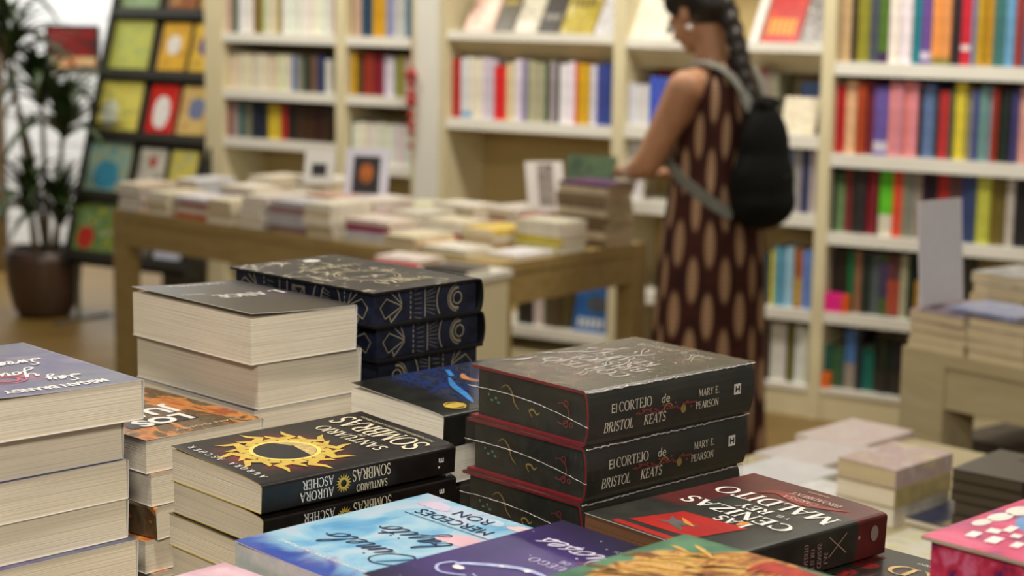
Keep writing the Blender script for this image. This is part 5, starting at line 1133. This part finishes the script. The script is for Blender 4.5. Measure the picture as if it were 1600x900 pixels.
def green_top(r, zf, sp):
    rr = random.Random(3); A = []; B = []; C_ = []
    for k in range(26):
        x = rr.uniform(.035, .125); y = rr.uniform(.03, .11); a = rr.uniform(-.6, .9); l = rr.uniform(.02, .045)
        P = spl([(x, y), (x+l*.5*math.cos(a)+.004, y+l*.5*math.sin(a)), (x+l*math.cos(a), y+l*math.sin(a)+.005)]); N = len(P)
        (A if k % 2 else B).extend(ribbon(P, [.0004+.0042*math.sin(PI*i/(N-1)) for i in range(N)]))
    for k in range(9):
        x = .012+k*.0055; P = spl([(x, .004), (x+.004, .018), (x+.002, .034+.003*(k % 3))]); N = len(P); C_ += ribbon(P, [.0006+.0045*math.sin(PI*i/(N-1)) for i in range(N)])
    decal('ochre_strokes', A, lambda x, y: zf(x, y, .0006), pmat('ochre_paint', (206, 160, 78), .5, .25, 120), r)['kind'] = 'stuff'
    decal('umber_strokes', B, lambda x, y: zf(x, y, .0005), pmat('umber_paint', (128, 78, 40), .5, .3, 120), r)['kind'] = 'stuff'
    decal('red_strokes', C_, lambda x, y: zf(x, y, .0007), pmat('vermilion_paint', (178, 52, 40), .5, .25, 120), r)

GF = 'stacked novels on the front table'
UA, VA = rad(135), rad(45)
# far-left tall stack (spine away on the right, head towards us)
S1 = Spec(.152, .233, .0405, cov_mat('violet_cover', megan_fn), lift=.003, top=megan_top)
stack(S1, 'paperback_novel', at(225, 592, 1.24), (0, S1.L), rad(-137), 1.24, 'thick cream-paged paperback in the stack at the left frame edge', GF,
      jit=[(0, 0, 0), (.014, -.014, .02), (.012, -.010, .03), (.012, -.012, .03), (.008, -.002, .03), (.012, -.006, .02), (.010, 0, .02)], top_label='violet-grey paperback by Megan Brandy topping the far left stack')
# tall white-paged black paperbacks
S2 = Spec(.146, .230, .0525, cov_mat('black_violet_cover', black_fn, .3), lift=.006, liftp=2, bulge=-.0, top=ange_top)
stack(S2, 'paperback_novel', at(392, 498, 1.26), (S2.W, S2.L), rad(-135.5), 1.26, 'very thick paperback in the black-covered stack behind the sun cover', GF,
      jit=[(0, 0, 0), (-.012, -.004, .02), (-.006, -.004, .0)], top_label='very thick black paperback with white lettering topping the rear left stack', n=8)
# orange and brown paperback between them
S7 = Spec(.150, .205, .034, cov_mat('brown_orange_cover', brown_fn, .4), lift=.001, top=juan_top)
stack(S7, 'paperback_novel', at(228, 689, 1.16), (S7.W, S7.L), rad(-133), 1.16, 'cream-paged paperback in the narrow stack left of the sun cover', GF,
      jit=[(0, 0, 0), (-.004, .002, .0), (-.006, .006, .12), (.003, 0, .0), (-.004, .004, .05)], top_label='orange and brown paperback with bold white lettering', flips=(2,))
# sun-cover paperbacks
S3 = Spec(.150, .230, .031, cov_mat('black_red_cover', santu_fn, .38), edge=pmat('ochre_lining', (168, 150, 60), .6), bulge=.0045, bl=.022, lift=.003, top=santu_top, spine=santu_spine)
stack(S3, 'paperback_novel', at(410, 758, 1.166), (0, S3.L), rad(133), 1.17, 'black-spined paperback in the sun-cover stack', GF,
      jit=[(0, 0, 0), (.001, -.002, .0), (.003, .002, .0), (.002, -.002, .01), (.001, .002, 0)], top_label='black paperback with a golden sun cover topping its stack')
# blue-black hardbacks with gilded edge art
S4 = Spec(.172, .258, .044, cov_mat('navy_gilt_cover', mellow_fn, .35), edge=M['black'], pg=sprayed('navy_sprayed_edges', (24, 26, 36), (40, 46, 70)), hard=True, top=mel_top, side=mel_side, spine=mel_spine)
stack(S4, 'hardback_novel', at(584, 457, 1.27), (S4.W, S4.L), rad(-133.5), 1.27, 'navy hardback with gold edge drawings in the rear stack', GF,
      jit=[(0, 0, 0), (-.010, -.006, .0), (-.012, -.010, .01)], flips=(2,), spines=3, top_label='navy hardback with gold edge drawings topping the rear stack')
# black paperback with blue and copper art
S5 = Spec(.156, .225, .040, cov_mat('black_blue_copper_cover', s5_fn, .35), pg=M['pages2'], bulge=.004, bl=.03, lift=.006, liftp=2, top=s5_top)
stack(S5, 'paperback_novel', at(694, 650, 1.166), (0, S5.L), rad(134), 1.17, 'pale-paged paperback in the stack half hidden by the wrapped books', GF,
      jit=[(0, 0, 0), (.0, -.004, .06), (0, .003, .0)], flips=(1,), top_label='black paperback with blue and copper art behind the sun cover')
# shrink-wrapped hardbacks
S6 = Spec(.165, .232, .053, cov_mat('charcoal_cover', cort_fn, .3), edge=redboard, pg=sprayed('charcoal_sprayed_edges', (28, 30, 26), (48, 50, 42)), hard=True, top=cort_top, side=cort_side, spine=cort_spine)
CA = at(921, 612, 1.235)
stack(S6, 'hardback_novel', CA, (0, S6.L), rad(132), 1.235, 'shrink-wrapped charcoal hardback with red boards in the right stack', GF,
      jit=[(0, 0, 0), (0, .001, .02), (.002, .003, .035)], spines=3, top_label='shrink-wrapped charcoal hardback with red boards topping the right stack')
# red and black paperback
S10 = Spec(.165, .228, .039, cov_mat('black_oxblood_cover', cen_fn, .4), bulge=.003, bl=.02, top=cen_top, spine=cen_spine, pg=pages('dark_paper_edges', (120, 84, 60)))
stack(S10, 'paperback_novel', at(1121, 877, 1.137), (0, S10.L), rad(130), 1.14, 'oxblood and black paperback in the front right stack', GF, top_label='oxblood and black paperback with large white title, front right')
# pale blue paperback
S8 = Spec(.160, .226, .030, cov_mat('sky_blue_cover', sky_fn, .3), pg=sprayed('pastel_sprayed_edges', (190, 204, 206), (222, 222, 214)), lift=.002, top=sky_top)
stack(S8, 'paperback_novel', at(365, 848, 1.13), (S8.W, S8.L), rad(135), 1.13, 'pastel-edged paperback under the sky blue one', GF, top_label='sky blue cloud-cover paperback with navy handwriting')
# violet paperback
S9 = Spec(.155, .226, .030, cov_mat('violet_night_cover', purple_fn, .32), lift=.002, top=purple_top)
stack(S9, 'paperback_novel', at(880, 815, 1.145), (S9.W, 0), rad(134), 1.145, 'cream-paged paperback under the violet starry one', GF, top_label='violet starry paperback with lilac handwriting in front')
# green painted paperback
S11 = Spec(.150, .215, .034, cov_mat('green_painted_cover', green_fn, .4), lift=.0, top=green_top)
stack(S11, 'paperback_novel', at(1071, 836, 1.18), (S11.W, 0), rad(135), 1.18, 'paperback under the green and orange painted one', GF, top_label='green and orange painted paperback at the bottom frame edge')
# black and gold paperback, lower right
S12 = Spec(.150, .215, .030, cov_mat('black_red_splash_cover', bird_fn, .4), top=bird_top)
stack(S12, 'paperback_novel', at(1388, 858, 1.095), (S12.W-.012, 0), rad(134), 1.095, 'black paperback under the gold-lettered one, lower right', GF, top_label='black paperback with gold lettering between oxblood and pink books')
# pink hardback
S13 = Spec(.155, .220, .050, cov_mat('pink_floral_cover', pink_fn, .35), edge=pmat('grey_board_edge', (170, 156, 140), .7), pg=cov_mat('pink_sprayed_edges', pinkedge_fn, .5), hard=True, top=pink_top)
stack(S13, 'hardback_novel', at(1452, 838, 1.20), (S13.W, 0), rad(-135), 1.20, 'pink-edged hardback under the topmost pink one', GF, top_label='pink hardback with white lettering at the lower right corner')
# pale pink paperback at the bottom edge
S14 = Spec(.145, .215, .030, cov_mat('pale_pink_cover', palepink_fn, .5), top=lambda r, zf, sp: decal('cover_title', serif('LUZ', .05, .03, .016, .1)+serif('ROSA', .03, .06, .016, .1), lambda x, y: zf(x, y, .0006), pmat('mauve_ink', (120, 80, 110), .5), r))
stack(S14, 'paperback_novel', at(355, 878, 1.115), (S14.W, 0), rad(137), 1.115, 'paperback under the pale pink one', GF, top_label='pale pink paperback peeking in at the bottom frame edge')

# ---- clear film around the wrapped hardbacks
def film_mat():
    t = NT('clear_shrink_film'); nt = t.t; out = nt.nodes['Material Output']; nt.nodes.remove(t.b)
    tr = t.n('BsdfTransparent'); gl = t.n('BsdfGlossy'); gl.inputs['Roughness'].default_value = .16; df = t.n('BsdfDiffuse'); df.inputs['Color'].default_value = rgb(226, 222, 216)
    nz = t.noise(t.mapping(t.obj(), (1, 2.4, 1), rot=(0, 0, .5)), 60, 4, .6, 1.5); bp = t.n('Bump'); bp.inputs['Strength'].default_value = .6; bp.inputs['Distance'].default_value = .0016
    t.l(nz, bp.inputs['Height']); t.l(bp.outputs[0], gl.inputs['Normal'])
    fr_ = t.n('LayerWeight'); fr_.inputs['Blend'].default_value = .5; t.l(bp.outputs[0], fr_.inputs['Normal'])
    m1 = t.n('MixShader'); t.l(t.math('ADD', t.math('MULTIPLY', t.math('POWER', fr_.outputs['Facing'], 4.0), .34), .055, True), m1.inputs[0]); t.l(tr.outputs[0], m1.inputs[1]); t.l(gl.outputs[0], m1.inputs[2])
    m2 = t.n('MixShader'); m2.inputs[0].default_value = .012; t.l(m1.outputs[0], m2.inputs[1]); t.l(df.outputs[0], m2.inputs[2])
    t.l(m2.outputs[0], out.inputs['Surface']); return t.mat
FILM = film_mat(); SEAM = pmat('film_crease', (206, 200, 196), .3, .15, 200)  # pale film tone, shared by real seams and painted highlight streaks
wr = [o for o in bpy.data.objects if o.name.startswith('hardback_novel') and 'shrink-wrapped' in o.get('label', '')][:3]
for bi, r in enumerate(sorted(wr, key=lambda o: -o.location.z)):
    sp = S6; T = (1.235-FZ)/round((1.235-FZ)/sp.T)-.0004; g = .0010; b = MB(); x0, x1, y0, y1 = -.0052, sp.W+.0045, -.0045, sp.L+.0045
    nx, ny = 30, 40
    def hz(x, y):
        if bi: return T+.0003
        fx = x/sp.W; fy = y/sp.L; edge = min(1, max(0, min(fx, 1-fx, fy, 1-fy)*7))
        a = math.atan2(fy-1.05, fx-1.1); rr = math.hypot(fx-1.0, fy-.2)
        return T+g+edge*(.0011*(1+math.sin(fx*34+fy*9+2*math.sin(fy*7)))*max(0, fx-.35)+.0006*(1+math.sin(fy*40+fx*12))*.6)
    rows = [[(x0+(x1-x0)*i/nx, y0+(y1-y0)*j/ny, hz(x0+(x1-x0)*i/nx, y0+(y1-y0)*j/ny)) for i in range(nx+1)] for j in range(ny+1)]
    b.loft(rows, close=False)
    def side(P):       # P: list of xy; vertical film with a slight belly
        rings = [[(x, y, T*k/4+(.0001 if k == 0 else g*.3 if k == 4 else 0)) for x, y in P] for k in range(5)]; b.loft(rings, close=False)
    side([(x0, y0+(y1-y0)*i/20) for i in range(21)]); side([(x1, y0+(y1-y0)*i/20) for i in range(21)])
    side([(x0+(x1-x0)*i/16, y0) for i in range(17)]); side([(x0+(x1-x0)*i/16, y1) for i in range(17)])
    fo = b.build('shrink_wrap', FILM, r, True)
    rnd = random.Random(bi); b = MB(); N = 60
    b.tube([(x0+(x1-x0)*i/N, y1+.0005+rnd.uniform(0, .0008), T*.60-.006*math.sin(i/N*PI)*(-1)+rnd.uniform(-.0003, .0003)-.012*(1-i/N)) for i in range(N+1)], [.00015+.0004*rnd.random() for _ in range(N+1)], 5); b.build('film_seam', SEAM, fo)
    if bi == 0:
        b = MB()  # white tubes stand in for highlight streaks along the film folds
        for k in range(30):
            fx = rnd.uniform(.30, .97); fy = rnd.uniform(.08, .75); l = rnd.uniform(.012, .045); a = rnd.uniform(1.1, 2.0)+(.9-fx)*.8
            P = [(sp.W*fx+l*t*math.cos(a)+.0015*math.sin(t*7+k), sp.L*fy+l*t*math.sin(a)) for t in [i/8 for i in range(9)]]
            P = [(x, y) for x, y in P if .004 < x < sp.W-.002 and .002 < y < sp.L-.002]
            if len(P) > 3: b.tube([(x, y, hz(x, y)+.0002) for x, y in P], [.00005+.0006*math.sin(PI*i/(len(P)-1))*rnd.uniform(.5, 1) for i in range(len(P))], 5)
        b.build('film_highlights', SEAM, fo)['kind'] = 'stuff'
    b = MB(); b.tube([(x0+.0016+rnd.uniform(-.0006, .0006), y0+(y1-y0)*i/90, T-.0005+rnd.uniform(-.0006, .0006)) for i in range(91)], [.0003+.0006*rnd.random() for _ in range(91)], 5); b.build('film_crease', SEAM, fo)
